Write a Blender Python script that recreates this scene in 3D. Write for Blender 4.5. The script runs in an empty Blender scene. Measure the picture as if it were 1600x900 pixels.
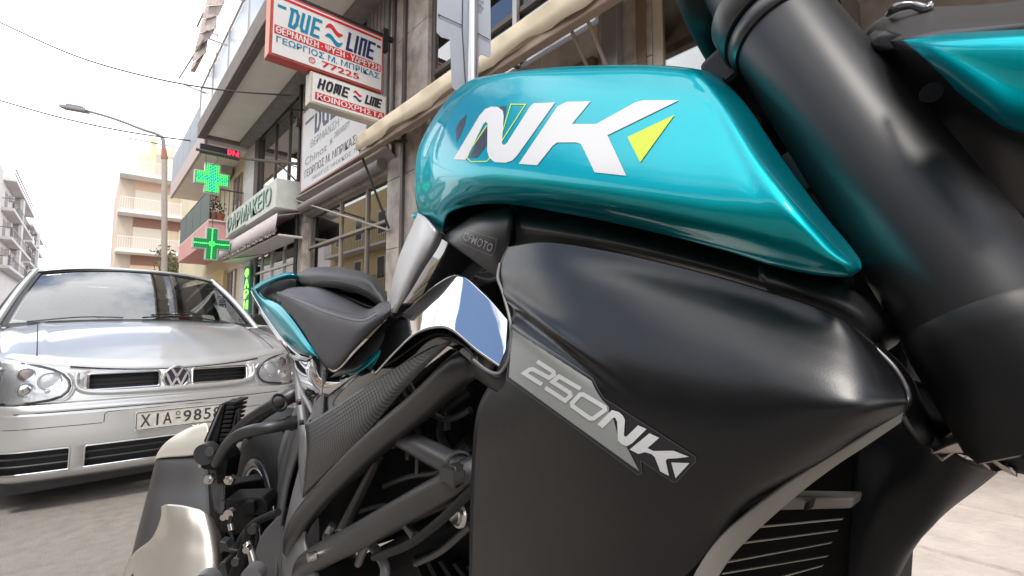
import bpy, bmesh, math, random
from mathutils import Vector, Matrix
from mathutils.bvhtree import BVHTree
from mathutils.geometry import delaunay_2d_cdt
random.seed(7)
S = bpy.context.scene
COL = S.collection
R = math.radians
# ------------------------------------------------------------------ camera
FPX = 750.0; CAMH = 0.95; YAW = R(41.35); PITCH = math.atan(60 / 750)
fw = Vector((math.sin(YAW) * math.cos(PITCH), math.cos(YAW) * math.cos(PITCH), math.sin(PITCH)))
rt = Vector((math.cos(YAW), -math.sin(YAW), 0)); up = rt.cross(fw)
C0 = Vector((0, 0, CAMH))
cd = bpy.data.cameras.new('camera'); cam = bpy.data.objects.new('camera', cd); COL.objects.link(cam)
cam.matrix_world = Matrix(((rt.x, up.x, -fw.x, 0), (rt.y, up.y, -fw.y, 0), (rt.z, up.z, -fw.z, CAMH), (0, 0, 0, 1)))
cd.sensor_width = 36; cd.lens = FPX / 1600 * 36; cd.clip_start = 0.01; cd.clip_end = 3000
S.camera = cam
# ------------------------------------------------------------------ sky, sun, exposure
SUN_EL = R(60); SUN_AZ = R(225)     # compass-like azimuth from +Y towards +X : behind the camera, from the street side
W = bpy.data.worlds.new('World'); S.world = W; W.use_nodes = True
nt = W.node_tree; nt.nodes.clear(); N = nt.nodes.new; L = nt.links.new
out = N('ShaderNodeOutputWorld'); bg = N('ShaderNodeBackground'); sky = N('ShaderNodeTexSky')
sky.sky_type = 'NISHITA'; sky.sun_disc = False; sky.sun_elevation = SUN_EL; sky.sun_rotation = SUN_AZ
sky.air_density = 1.0; sky.dust_density = 1.5; sky.ozone_density = 1.5
tc = N('ShaderNodeTexCoord'); sep = N('ShaderNodeSeparateXYZ'); L(tc.outputs['Generated'], sep.inputs[0])
mx = N('ShaderNodeMath'); mx.operation = 'MAXIMUM'; mx.inputs[1].default_value = 0.0; L(sep.outputs['Z'], mx.inputs[0])
ad = N('ShaderNodeMath'); ad.operation = 'ADD'; ad.inputs[1].default_value = 0.28; L(mx.outputs[0], ad.inputs[0])
dv = N('ShaderNodeVectorMath'); dv.operation = 'DIVIDE'; L(tc.outputs['Generated'], dv.inputs[0])
cmb = N('ShaderNodeCombineXYZ')
for i in range(3): L(ad.outputs[0], cmb.inputs[i])
L(cmb.outputs[0], dv.inputs[1])
nz = N('ShaderNodeTexNoise'); nz.inputs['Scale'].default_value = 1.15; nz.inputs['Detail'].default_value = 9; nz.inputs['Roughness'].default_value = 0.55
ofs = N('ShaderNodeVectorMath'); ofs.operation = 'ADD'; ofs.inputs[1].default_value = (-8.593867, -0.689485, -5.975129)
L(dv.outputs[0], ofs.inputs[0]); L(ofs.outputs[0], nz.inputs['Vector'])
# cloud cover thickens towards the horizon
cov = N('ShaderNodeMapRange'); cov.inputs['From Min'].default_value = 0.44; cov.inputs['From Max'].default_value = 0.60
cov.inputs['To Min'].default_value = 0.32; cov.inputs['To Max'].default_value = -0.085; L(sep.outputs['Z'], cov.inputs['Value'])
ad2 = N('ShaderNodeMath'); ad2.operation = 'ADD'; L(nz.outputs['Fac'], ad2.inputs[0]); L(cov.outputs[0], ad2.inputs[1])
rmp = N('ShaderNodeMapRange'); rmp.interpolation_type = 'SMOOTHSTEP'
rmp.inputs['From Min'].default_value = 0.42; rmp.inputs['From Max'].default_value = 0.52; L(ad2.outputs[0], rmp.inputs['Value'])
sm = N('ShaderNodeVectorMath'); sm.operation = 'SCALE'; sm.inputs['Scale'].default_value = 1.15; L(sky.outputs[0], sm.inputs[0])
mix = N('ShaderNodeMix'); mix.data_type = 'RGBA'; L(rmp.outputs[0], mix.inputs['Factor']); L(sm.outputs[0], mix.inputs['A'])
mix.inputs['B'].default_value = (11.0, 11.15, 11.4, 1)
L(mix.outputs['Result'], bg.inputs['Color']); bg.inputs['Strength'].default_value = 0.1; L(bg.outputs[0], out.inputs['Surface'])
sd = bpy.data.lights.new('sun', 'SUN'); sd.energy = 1.1; sd.angle = R(12); sd.color = (1, 0.95, 0.87)
sun = bpy.data.objects.new('sun', sd); COL.objects.link(sun)
sdir = Vector((math.sin(SUN_AZ) * math.cos(SUN_EL), math.cos(SUN_AZ) * math.cos(SUN_EL), math.sin(SUN_EL)))
sun.rotation_euler = sdir.to_track_quat('Z', 'Y').to_euler(); sun.location = sdir * 50
S.view_settings.view_transform = 'Standard'; S.view_settings.look = 'None'
S.view_settings.exposure = 1.22; S.view_settings.gamma = 1.0
S.render.engine = 'CYCLES'

# ------------------------------------------------------------------ pixel rays -> points on real planes
def ray(a, b): return fw + rt * ((a - 800) / FPX) + up * ((450 - b) / FPX)
def pt(a, b, z): return C0 + ray(a, b) * z
def onX(a, b, X): r = ray(a, b); return C0 + r * (X / r.x)
def onY(a, b, Y): r = ray(a, b); return C0 + r * (Y / r.y)
def onZ(a, b, Z): r = ray(a, b); return C0 + r * ((Z - CAMH) / r.z)
BW = YAW - R(40); BU = Vector((math.sin(BW), math.cos(BW), 0)); BN = Vector((math.cos(BW), -math.sin(BW), 0)); QM = 0.36
def pw(a, b, w): r = ray(a, b); return C0 + r * ((QM - w) / r.dot(BN))     # plane parallel to the motorcycle's mid plane, w towards the camera
def bk(s, w, z): return BU * s + BN * (QM - w) + Vector((0, 0, z))
def bks(p): return (p.dot(BU), QM - p.dot(BN), p.z)

# ------------------------------------------------------------------ materials
MATS = {}
def mat(name, col, rough=0.6, metal=0.0, coat=0.0, var=0.0, vscale=8.0, bump=0.0, bscale=60.0, emit=None, estr=0.0, spec=0.5, croug=0.03, rvar=0.0):
    if name in MATS: return MATS[name]
    m = bpy.data.materials.new(name); m.use_nodes = True; MATS[name] = m
    nt = m.node_tree; b = nt.nodes['Principled BSDF']; b.inputs['Base Color'].default_value = (*col, 1)
    b.inputs['Roughness'].default_value = rough; b.inputs['Metallic'].default_value = metal
    b.inputs['Coat Weight'].default_value = coat; b.inputs['Coat Roughness'].default_value = croug
    b.inputs['Specular IOR Level'].default_value = spec
    if emit: b.inputs['Emission Color'].default_value = (*emit, 1); b.inputs['Emission Strength'].default_value = estr
    if var or bump or rvar:
        g = nt.nodes.new('ShaderNodeNewGeometry')
    if var:
        n = nt.nodes.new('ShaderNodeTexNoise'); n.inputs['Scale'].default_value = vscale; n.inputs['Detail'].default_value = 8; n.inputs['Roughness'].default_value = .6
        nt.links.new(g.outputs['Position'], n.inputs['Vector'])
        mr = nt.nodes.new('ShaderNodeMapRange'); mr.inputs['From Min'].default_value = .3; mr.inputs['From Max'].default_value = .7
        mr.inputs['To Min'].default_value = 1 - var; mr.inputs['To Max'].default_value = 1 + var; nt.links.new(n.outputs['Fac'], mr.inputs['Value'])
        sc = nt.nodes.new('ShaderNodeVectorMath'); sc.operation = 'SCALE'; sc.inputs[0].default_value = col
        nt.links.new(mr.outputs[0], sc.inputs['Scale']); nt.links.new(sc.outputs[0], b.inputs['Base Color'])
    if rvar:
        n = nt.nodes.new('ShaderNodeTexNoise'); n.inputs['Scale'].default_value = vscale * 2; n.inputs['Detail'].default_value = 6
        nt.links.new(g.outputs['Position'], n.inputs['Vector'])
        mr = nt.nodes.new('ShaderNodeMapRange'); mr.inputs['From Min'].default_value = .3; mr.inputs['From Max'].default_value = .7
        mr.inputs['To Min'].default_value = max(0, rough - rvar); mr.inputs['To Max'].default_value = rough + rvar
        nt.links.new(n.outputs['Fac'], mr.inputs['Value']); nt.links.new(mr.outputs[0], b.inputs['Roughness'])
    if bump:
        n = nt.nodes.new('ShaderNodeTexNoise'); n.inputs['Scale'].default_value = bscale; n.inputs['Detail'].default_value = 6
        nt.links.new(g.outputs['Position'], n.inputs['Vector'])
        bp = nt.nodes.new('ShaderNodeBump'); bp.inputs['Strength'].default_value = bump; bp.inputs['Distance'].default_value = 0.5 / bscale
        nt.links.new(n.outputs['Fac'], bp.inputs['Height']); nt.links.new(bp.outputs[0], b.inputs['Normal'])
    return m
def glass_mat(name, tint=(1, 1, 1), base=0.06, power=1.0, rough=0.0):
    m = bpy.data.materials.new(name); m.use_nodes = True; nt = m.node_tree; nt.nodes.clear(); MATS[name] = m
    o = nt.nodes.new('ShaderNodeOutputMaterial'); tr = nt.nodes.new('ShaderNodeBsdfTransparent'); tr.inputs[0].default_value = (*tint, 1)
    gl = nt.nodes.new('ShaderNodeBsdfGlossy'); gl.inputs['Roughness'].default_value = rough; gl.inputs['Color'].default_value = (1, 1, 1, 1)
    fr = nt.nodes.new('ShaderNodeFresnel'); fr.inputs['IOR'].default_value = 1.5
    a = nt.nodes.new('ShaderNodeMath'); a.operation = 'MULTIPLY_ADD'; a.inputs[1].default_value = power; a.inputs[2].default_value = base; a.use_clamp = True
    nt.links.new(fr.outputs[0], a.inputs[0]); mi = nt.nodes.new('ShaderNodeMixShader'); nt.links.new(a.outputs[0], mi.inputs[0])
    nt.links.new(tr.outputs[0], mi.inputs[1]); nt.links.new(gl.outputs[0], mi.inputs[2]); nt.links.new(mi.outputs[0], o.inputs[0])
    return m

# ------------------------------------------------------------------ object helpers
def thing(name, label, cat, loc, group=None, kind=None):
    o = bpy.data.objects.new(name, None); COL.objects.link(o); o.location = loc; o.empty_display_size = .1
    o['label'] = label; o['category'] = cat
    if group: o['group'] = group
    if kind: o['kind'] = kind
    return o
def tag(o, label=None, cat=None, group=None, kind=None):
    if label: o['label'] = label
    if cat: o['category'] = cat
    if group: o['group'] = group
    if kind: o['kind'] = kind
    return o
def absloc(o):
    v = Vector((0, 0, 0))
    while o is not None: v += o.location; o = o.parent
    return v
def mk(name, verts, faces, m, parent=None, smooth=False, uvs=None, loc=None, bevel=0, solid=0, mats=None, fm=None):
    base = absloc(parent) if parent is not None else Vector((0, 0, 0))
    o_loc = Vector(loc) - base if loc is not None else Vector((0, 0, 0))
    off = base + o_loc
    me = bpy.data.meshes.new(name); me.from_pydata([tuple(Vector(v) - off) for v in verts], [], faces)
    for mm in (mats or [m]): me.materials.append(mm)
    if uvs:
        l = me.uv_layers.new(name='UVMap')
        for lp in me.loops: l.data[lp.index].uv = uvs[lp.vertex_index]
    if smooth: me.polygons.foreach_set('use_smooth', [True] * len(me.polygons))
    if fm: me.polygons.foreach_set('material_index', fm)
    me.update(); o = bpy.data.objects.new(name, me); COL.objects.link(o); o.location = o_loc
    if parent is not None: o.parent = parent
    if solid:
        md = o.modifiers.new('thick', 'SOLIDIFY'); md.thickness = abs(solid); md.offset = -1 if solid > 0 else 1
    if bevel:
        md = o.modifiers.new('bevel', 'BEVEL'); md.width = bevel; md.segments = 2; md.limit_method = 'ANGLE'; md.angle_limit = R(35)
    return o
class MB:
    def __init__(s): s.v = []; s.f = []
    def add(s, v, f):
        n = len(s.v); s.v += [Vector(a) for a in v]; s.f += [tuple(i + n for i in q) for q in f]; return s
    def box(s, a, b):
        x0, y0, z0 = a; x1, y1, z1 = b
        x0, x1 = min(x0, x1), max(x0, x1); y0, y1 = min(y0, y1), max(y0, y1); z0, z1 = min(z0, z1), max(z0, z1)
        return s.add([(x0, y0, z0), (x1, y0, z0), (x1, y1, z0), (x0, y1, z0), (x0, y0, z1), (x1, y0, z1), (x1, y1, z1), (x0, y1, z1)],
                     [(0, 3, 2, 1), (4, 5, 6, 7), (0, 1, 5, 4), (1, 2, 6, 5), (2, 3, 7, 6), (3, 0, 4, 7)])
    def obox(s, c, ax, ay, az):
        c, ax, ay, az = map(Vector, (c, ax, ay, az))
        P = [c + i * ax + j * ay + k * az for k in (-1, 1) for i, j in ((-1, -1), (1, -1), (1, 1), (-1, 1))]
        F = [(0, 3, 2, 1), (4, 5, 6, 7), (0, 1, 5, 4), (1, 2, 6, 5), (2, 3, 7, 6), (3, 0, 4, 7)]
        if ax.cross(ay).dot(az) < 0: F = [tuple(reversed(q)) for q in F]
        return s.add(P, F)
    def tube(s, path, r, seg=10, smooth=0, caps=True):
        path = [Vector(p) for p in path]; rs = r if isinstance(r, (list, tuple)) else [r] * len(path)
        if smooth and len(path) > 2:
            P = []; Q = []
            for i in range(len(path) - 1):
                p0 = path[max(i - 1, 0)]; p1 = path[i]; p2 = path[i + 1]; p3 = path[min(i + 2, len(path) - 1)]
                for k in range(smooth):
                    t = k / smooth; P.append(cr(p0, p1, p2, p3, t)); Q.append(rs[i] * (1 - t) + rs[i + 1] * t)
            P.append(path[-1]); Q.append(rs[-1]); path, rs = P, Q
        n0 = len(s.v); pn = None
        for i, p in enumerate(path):
            d = (path[min(i + 1, len(path) - 1)] - path[max(i - 1, 0)]).normalized()
            if pn is None:
                a = Vector((0, 0, 1)) if abs(d.z) < .9 else Vector((1, 0, 0)); pn = d.cross(a).normalized()
            pn = (pn - d * pn.dot(d)).normalized(); b = d.cross(pn)
            for k in range(seg):
                t = 2 * math.pi * k / seg; s.v.append(p + (pn * math.cos(t) + b * math.sin(t)) * rs[i])
        for i in range(len(path) - 1):
            for k in range(seg):
                a = n0 + i * seg + k; b2 = n0 + i * seg + (k + 1) % seg; s.f.append((a, b2, b2 + seg, a + seg))
        if caps:
            s.f.append(tuple(n0 + k for k in reversed(range(seg)))); e = n0 + (len(path) - 1) * seg; s.f.append(tuple(e + k for k in range(seg)))
        return s
    def disc(s, c, ax, r, h, seg=20, r2=None):
        c = Vector(c); ax = Vector(ax).normalized(); return s.tube([c, c + ax * h], [r, r if r2 is None else r2], seg)
    def ring(s, c, ax, r, tr, seg=28, tseg=8, sx=1.0, upv=None, sy=1.0):
        c = Vector(c); ax = Vector(ax).normalized(); a = Vector(upv) if upv else (Vector((0, 0, 1)) if abs(ax.z) < .9 else Vector((1, 0, 0)))
        e1 = ax.cross(a).normalized(); e2 = e1.cross(ax).normalized(); n0 = len(s.v)
        for i in range(seg):
            t = 2 * math.pi * i / seg; dr = e1 * math.cos(t) * sx + e2 * math.sin(t) * sy; cc = c + dr * r; dn = dr.normalized()
            for k in range(tseg):
                u = 2 * math.pi * k / tseg; s.v.append(cc + dn * math.cos(u) * tr + ax * math.sin(u) * tr)
        for i in range(seg):
            for k in range(tseg):
                a0 = n0 + i * tseg + k; a1 = n0 + i * tseg + (k + 1) % tseg; b0 = n0 + ((i + 1) % seg) * tseg + k; b1 = n0 + ((i + 1) % seg) * tseg + (k + 1) % tseg
                s.f.append((a0, b0, b1, a1))
        return s
    def prism(s, poly, d):
        poly = [Vector(p) for p in poly]; d = Vector(d); n = len(poly); n0 = len(s.v); s.v += poly + [p + d for p in poly]
        s.f.append(tuple(n0 + i for i in range(n))); s.f.append(tuple(n0 + n + i for i in reversed(range(n))))
        for i in range(n): j = (i + 1) % n; s.f.append((n0 + i, n0 + n + i, n0 + n + j, n0 + j))
        return s
    def build(s, name, m, parent=None, **k):
        o = mk(name, s.v, s.f, m, parent, **k)
        bm = bmesh.new(); bm.from_mesh(o.data); bmesh.ops.recalc_face_normals(bm, faces=bm.faces); bm.to_mesh(o.data); bm.free()
        if k.get('smooth'):
            o.data.set_sharp_from_angle(angle=R(40))
        return o
def cr(p0, p1, p2, p3, t):
    t2 = t * t; t3 = t2 * t
    return (p1 * 2 + (p2 - p0) * t + (p0 * 2 - p1 * 5 + p2 * 4 - p3) * t2 + (p1 * 3 - p0 - p2 * 3 + p3) * t3) * .5
def crow(row, n):
    o = []
    for i in range(len(row) - 1):
        p0 = row[i - 1] if i > 0 else row[0] * 2 - row[1]; p3 = row[i + 2] if i + 2 < len(row) else row[-1] * 2 - row[-2]
        for k in range(n): o.append(cr(p0, row[i], row[i + 1], p3, k / n))
    o.append(row[-1].copy()); return o
def grid(ctrl, nu, nv):
    rows = [crow([Vector(p) for p in r], nu) for r in ctrl]
    cols = [crow([r[j] for r in rows], nv) for j in range(len(rows[0]))]
    return [[cols[j][i] for j in range(len(cols))] for i in range(len(cols[0]))]
def patch(name, ctrl, m, parent=None, nu=6, nv=6, thick=0.003, face=None, extra=None, skip=None):
    G = grid(ctrl, nu, nv); nr = len(G); nc = len(G[0]); V = [p for r in G for p in r]; Fc = []
    for i in range(nr - 1):
        for j in range(nc - 1):
            if skip and skip(i, j, G): continue
            a = i * nc + j; Fc += [(a, a + 1, a + nc + 1), (a, a + nc + 1, a + nc)]
    # UV from arc length in metres
    uv = []
    for i in range(nr):
        for j in range(nc):
            uv.append([sum((G[i][k + 1] - G[i][k]).length for k in range(j)) if i == nr // 2 else 0, 0])
    mid = nr // 2; su = [0]
    for j in range(nc - 1): su.append(su[-1] + (G[mid][j + 1] - G[mid][j]).length)
    sv = [0]
    for i in range(nr - 1): sv.append(sv[-1] + (G[i + 1][nc // 2] - G[i][nc // 2]).length)
    uv = [(su[j], sv[i]) for i in range(nr) for j in range(nc)]
    # orient towards the viewer side
    tot = 0; tgt = Vector(face) if face is not None else C0
    for f in Fc:
        a, b, c = (V[k] for k in f); n = (b - a).cross(c - a); tot += n.dot(tgt - (a + c) * .5) / max(1e-6, (tgt - a).length)
    if tot < 0: Fc = [tuple(reversed(f)) for f in Fc]
    o = mk(name, V, Fc, m, parent, smooth=True, uvs=uv, solid=thick)
    return o
def bvh(o):
    me = o.data; off = absloc(o); return BVHTree.FromPolygons([v.co + off for v in me.vertices], [tuple(p.vertices) for p in me.polygons])
def inside(p, polys):
    c = False
    for poly in polys:
        n = len(poly); j = n - 1
        for i in range(n):
            if (poly[i][1] > p[1]) != (poly[j][1] > p[1]) and p[0] < (poly[j][0] - poly[i][0]) * (p[1] - poly[i][1]) / (poly[j][1] - poly[i][1]) + poly[i][0]: c = not c
            j = i
    return c
def tri2d(polys, step, union=False):
    def inside_(p, P): return any(inside(p, [q]) for q in P) if union else inside(p, P)
    pts = []; edges = []
    for poly in polys:
        P = []
        for i in range(len(poly)):
            a = Vector(poly[i]); b = Vector(poly[(i + 1) % len(poly)]); n = max(1, int((b - a).length / step))
            for k in range(n): P.append(a.lerp(b, k / n))
        n0 = len(pts); pts += P; edges += [(n0 + i, n0 + (i + 1) % len(P)) for i in range(len(P))]
    xs = [p[0] for p in pts]; ys = [p[1] for p in pts]; x = min(xs) + step / 2
    while x < max(xs):
        y = min(ys) + step / 2
        while y < max(ys):
            if inside_((x, y), polys) and min((Vector((x, y)) - q).length_squared for q in pts[:400]) > (step * .35) ** 2: pts.append(Vector((x, y)))
            y += step
        x += step
    r = delaunay_2d_cdt(pts, edges, [], 0, 1e-6); vs, fs = r[0], r[2]
    keep = []
    for f in fs:
        c = sum((vs[i] for i in f), Vector((0, 0))) / len(f)
        if inside_(c, polys): keep.append(f)
    return vs, keep
def decal(name, polys, target, m, parent, off=0.0006, step=7, label=None, union=False):
    """flat print laid on a curved surface: outline seen from the camera, laid on the surface itself"""
    T = bvh(target) if not isinstance(target, BVHTree) else target
    vs, fs = tri2d(polys, step, union); V = []; ok = []; NM = []
    for v in vs:
        r = ray(v[0], v[1]).normalized(); h = T.ray_cast(C0, r)
        if h[0] is None: V.append(C0); ok.append(False); NM.append(Vector((0, 0, 1)))
        else:
            n = h[1] if h[1].dot(r) < 0 else -h[1]; V.append(h[0] + n * off); ok.append(True); NM.append(n)
    Fc = [tuple(f) for f in fs if all(ok[i] for i in f)]
    if not Fc: print('decal empty', name); return None
    # outward faces
    G = []; big = sorted(Fc, key=lambda f: -(V[f[1]] - V[f[0]]).cross(V[f[2]] - V[f[0]]).length)[0]
    sgn = 1 if (V[big[1]] - V[big[0]]).cross(V[big[2]] - V[big[0]]).dot(NM[big[0]]) > 0 else -1
    def s2(f):
        a, b, c = (vs[i] for i in f[:3]); return 1 if (b - a).cross(c - a) > 0 else -1
    sb = s2(big)
    for f in Fc: G.append(f if s2(f) * sb * sgn > 0 else tuple(reversed(f)))
    if len(G) > 1 and sum((V[f[1]] - V[f[0]]).cross(V[f[2]] - V[f[0]]).dot(NM[f[0]]) for f in G) < 0: G = [tuple(reversed(f)) for f in G]
    used = sorted({i for f in G for i in f}); mp = {u: k for k, u in enumerate(used)}
    o = mk(name, [V[i] for i in used], [tuple(mp[i] for i in f) for f in G], m, parent, smooth=True)
    # smooth normals borrowed from the surface below
    S_ = {i: Vector((0, 0, 0)) for i in used}
    for f in G:
        for i in f:
            for k in f: S_[i] += NM[k]
    o.data.normals_split_custom_set_from_vertices([S_[i].normalized() for i in used])
    if label: o['label'] = label
    return o
def stroke(path, w, closed=False):
    """2-D polyline with mitred joints -> polygon(s)"""
    P = [Vector(p) for p in path]; n = len(P); Lf = []; Rg = []
    for i in range(n):
        a = P[i - 1] if (i > 0 or closed) else None; b = P[(i + 1) % n] if (i < n - 1 or closed) else None
        d1 = (P[i] - a).normalized() if a is not None else None; d2 = (b - P[i]).normalized() if b is not None else None
        if d1 is None: d1 = d2
        if d2 is None: d2 = d1
        n1 = Vector((-d1.y, d1.x)); n2 = Vector((-d2.y, d2.x)); mm = (n1 + n2)
        if mm.length < .2: mm = n1
        mm.normalize(); k = min(1 / max(.35, mm.dot(n1)), 2.2) * w / 2
        Lf.append(P[i] + mm * k); Rg.append(P[i] - mm * k)
    if closed: return [Lf, Rg]
    return [Lf + Rg[::-1]]
_fcache = {}
def text2d(s, bold=0.0, res=3):
    """text outlines as a flat triangulated mesh in a unit box (0..w, 0..1)"""
    key = (s, bold, res)
    if key in _fcache: return _fcache[key]
    cu = bpy.data.curves.new('t', 'FONT'); cu.body = s; cu.size = 1; cu.offset = bold; cu.resolution_u = res; cu.fill_mode = 'FRONT'
    o = bpy.data.objects.new('t', cu); COL.objects.link(o); dg = bpy.context.evaluated_depsgraph_get(); dg.update()
    me = bpy.data.meshes.new_from_object(o.evaluated_get(dg)); V = [v.co.copy() for v in me.vertices]; Fc = [tuple(p.vertices) for p in me.polygons]
    bpy.data.objects.remove(o); bpy.data.meshes.remove(me)
    if not V: _fcache[key] = ([], []); return _fcache[key]
    x0 = min(v.x for v in V); x1 = max(v.x for v in V); y0 = min(v.y for v in V); y1 = max(v.y for v in V)
    V = [((v.x - x0) / (x1 - x0), (v.y - y0) / (y1 - y0)) for v in V]; _fcache[key] = (V, Fc); return _fcache[key]
def lettering(name, s, bl, br, tl, m, parent, bold=0.02, off=0.002, shear=0.0, label=None, bulge=None):
    """flat print on a plane: bottom-left, bottom-right, top-left corners of the text block"""
    heavy = max(0, bold - .008); heavy = heavy if heavy > .003 else 0; bold = min(bold, .006); V, Fc = text2d(s, bold); bl, br, tl = map(Vector, (bl, br, tl)); e1 = br - bl; e2 = tl - bl; n = e1.cross(e2).normalized()
    if n.dot(C0 - bl) < 0: n = -n
    P = [bl + e1 * (u + shear * (v - .5)) + e2 * v + n * off for u, v in V]
    if Fc and (P[Fc[0][1]] - P[Fc[0][0]]).cross(P[Fc[0][2]] - P[Fc[0][0]]).dot(n) < 0: Fc = [tuple(reversed(f)) for f in Fc]
    if heavy:
        n0 = len(P); d = e1.normalized() * e2.length * heavy * .9; F0 = list(Fc); base = list(P)
        for k, sgn in enumerate((-1, 1)): Fc = Fc + [tuple(i + n0 * (k + 1) for i in f) for f in F0]; P = P + [p + d * sgn - n * .0004 * (k + 1) for p in base]
    o = mk(name, P, Fc, m, parent)
    if label: o['label'] = label
    return o
def flat(name, polys, O, e1, e2, m, parent, off=0.002, step=99, label=None, union=False):
    """2-D polygons (unit coordinates) on a plane O + u e1 + v e2"""
    O, e1, e2 = map(Vector, (O, e1, e2)); n = e1.cross(e2).normalized()
    if n.dot(C0 - O) < 0: n = -n
    vs, fs = tri2d(polys, step, union); P = [O + e1 * v[0] + e2 * v[1] + n * off for v in vs]
    G = [f if (P[f[1]] - P[f[0]]).cross(P[f[2]] - P[f[0]]).dot(n) > 0 else tuple(reversed(f)) for f in map(tuple, fs)]
    o = mk(name, P, G, m, parent)
    if label: o['label'] = label
    return o
# ------------------------------------------------------------------ materials used by the motorcycle
def flake_mat(name, col, metal=.75, rough=.34, coat=1.0):
    m = mat(name, col, rough, metal, coat, croug=.015)
    nt = m.node_tree; b = nt.nodes['Principled BSDF']; g = nt.nodes.new('ShaderNodeNewGeometry'); b.inputs['Specular Tint'].default_value = (*[min(1, .15 + 1.6 * c) for c in col], 1)
    v = nt.nodes.new('ShaderNodeTexVoronoi'); v.inputs['Scale'].default_value = 1800; nt.links.new(g.outputs['Position'], v.inputs['Vector'])
    bp = nt.nodes.new('ShaderNodeBump'); bp.inputs['Strength'].default_value = .10; bp.inputs['Distance'].default_value = .0003
    nt.links.new(v.outputs['Color'], bp.inputs['Height']); nt.links.new(bp.outputs[0], b.inputs['Normal'])
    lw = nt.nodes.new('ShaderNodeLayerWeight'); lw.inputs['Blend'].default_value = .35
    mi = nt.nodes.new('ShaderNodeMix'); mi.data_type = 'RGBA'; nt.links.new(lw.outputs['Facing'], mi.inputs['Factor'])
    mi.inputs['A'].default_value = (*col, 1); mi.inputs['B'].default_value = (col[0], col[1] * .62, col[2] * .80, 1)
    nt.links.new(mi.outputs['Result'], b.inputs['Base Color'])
    return m
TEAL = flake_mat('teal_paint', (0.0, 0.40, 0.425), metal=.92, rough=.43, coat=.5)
SATIN = mat('satin_black_plastic', (0.003, 0.003, 0.0037), .34, bump=.06, bscale=1300, spec=.5, rvar=.02, vscale=60)
FORKM = mat('fork_black', (0.009, 0.009, 0.010), .42, bump=.06, bscale=1800, spec=.48)
BLACKP = mat('grained_black_plastic', (0.005, 0.005, 0.0055), .46, bump=.12, bscale=900, spec=.25)
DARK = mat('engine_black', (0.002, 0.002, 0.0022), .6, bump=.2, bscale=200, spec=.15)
GREYP = mat('grey_plastic', (0.10, 0.10, 0.105), .42, bump=.05, bscale=1200)
FRAME = mat('frame_black', (0.014, 0.0132, 0.013), .40, bump=.08, bscale=700, var=.1, vscale=30, spec=.8)
GLOSS = mat('mirror_black', (0.55, 0.56, 0.58), .02, metal=1.0, coat=.5)
GLOSSB = mat('piano_black', (0.01, 0.01, 0.011), .04, coat=1.0)
VINYL = mat('seat_vinyl', (0.045, 0.045, 0.052), .50, bump=.22, bscale=1100)
VINYL2 = mat('pillion_vinyl', (0.035, 0.035, 0.038), .55, bump=.22, bscale=1100)
THREAD = mat('stitching', (0.11, 0.11, 0.12), .8)
STEEL = mat('bright_steel', (0.62, 0.60, 0.57), .25, metal=1.0)
MUFD = mat('muffler_grey', (0.060, 0.057, 0.056), .45, metal=.35, bump=.04, bscale=600)
MUFG = mat('muffler_titanium', (0.72, 0.67, 0.59), .33, metal=.8, bump=.04, bscale=500, var=.05, vscale=15)
RUBBER = mat('rubber', (0.007, 0.007, 0.0075), .6, bump=.1, bscale=400, spec=.4)
CASTG = mat('grey_frame_plate', (0.19, 0.19, 0.195), .48, metal=.3, bump=.05, bscale=800)
WHITEP = mat('print_white', (0.60, 0.60, 0.60), .4)
YELP = mat('print_yellow', (0.52, 0.66, 0.01), .4)
PGREY = mat('print_grey', (0.30, 0.315, 0.30), .38)
PLGT = mat('print_light_grey', (0.72, 0.73, 0.73), .38)
PBLK = mat('print_black', (0.012, 0.013, 0.016), .35)
EMBOSS = mat('raised_grey_letters', (0.30, 0.30, 0.305), .45)
def carbon_mat():
    m = mat('carbon_weave', (0.03, .03, .03), .32, metal=.2, coat=.15, croug=.2); nt = m.node_tree; b = nt.nodes['Principled BSDF']
    uv = nt.nodes.new('ShaderNodeUVMap'); sp = nt.nodes.new('ShaderNodeSeparateXYZ'); nt.links.new(uv.outputs[0], sp.inputs[0])
    def M(op, a, b_=None, **k):
        n = nt.nodes.new('ShaderNodeMath'); n.operation = op
        for i, x in enumerate((a, b_)):
            if x is None: continue
            if isinstance(x, (int, float)): n.inputs[i].default_value = x
            else: nt.links.new(x, n.inputs[i])
        return n.outputs[0]
    P = .0042
    u = M('DIVIDE', sp.outputs['X'], P); v = M('DIVIDE', sp.outputs['Y'], P)
    fu = M('FLOOR', u); fv = M('FLOOR', v); par = M('FLOORED_MODULO', M('ADD', fu, fv), 2.0)
    du = M('ABSOLUTE', M('SUBTRACT', M('FRACT', u), .5)); dvv = M('ABSOLUTE', M('SUBTRACT', M('FRACT', v), .5))
    hgt = M('SUBTRACT', 1.0, M('MULTIPLY', M('ADD', M('MULTIPLY', du, par), M('MULTIPLY', dvv, M('SUBTRACT', 1.0, par))), 2.0))
    mr = nt.nodes.new('ShaderNodeMapRange'); nt.links.new(par, mr.inputs['Value']); mr.inputs['To Min'].default_value = .018; mr.inputs['To Max'].default_value = .10
    nt.links.new(mr.outputs[0], b.inputs['Base Color'])
    bp = nt.nodes.new('ShaderNodeBump'); bp.inputs['Strength'].default_value = .7; bp.inputs['Distance'].default_value = .0012; nt.links.new(hgt, bp.inputs['Height']); nt.links.new(bp.outputs[0], b.inputs['Normal'])
    return m
CARBON = carbon_mat()

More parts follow.
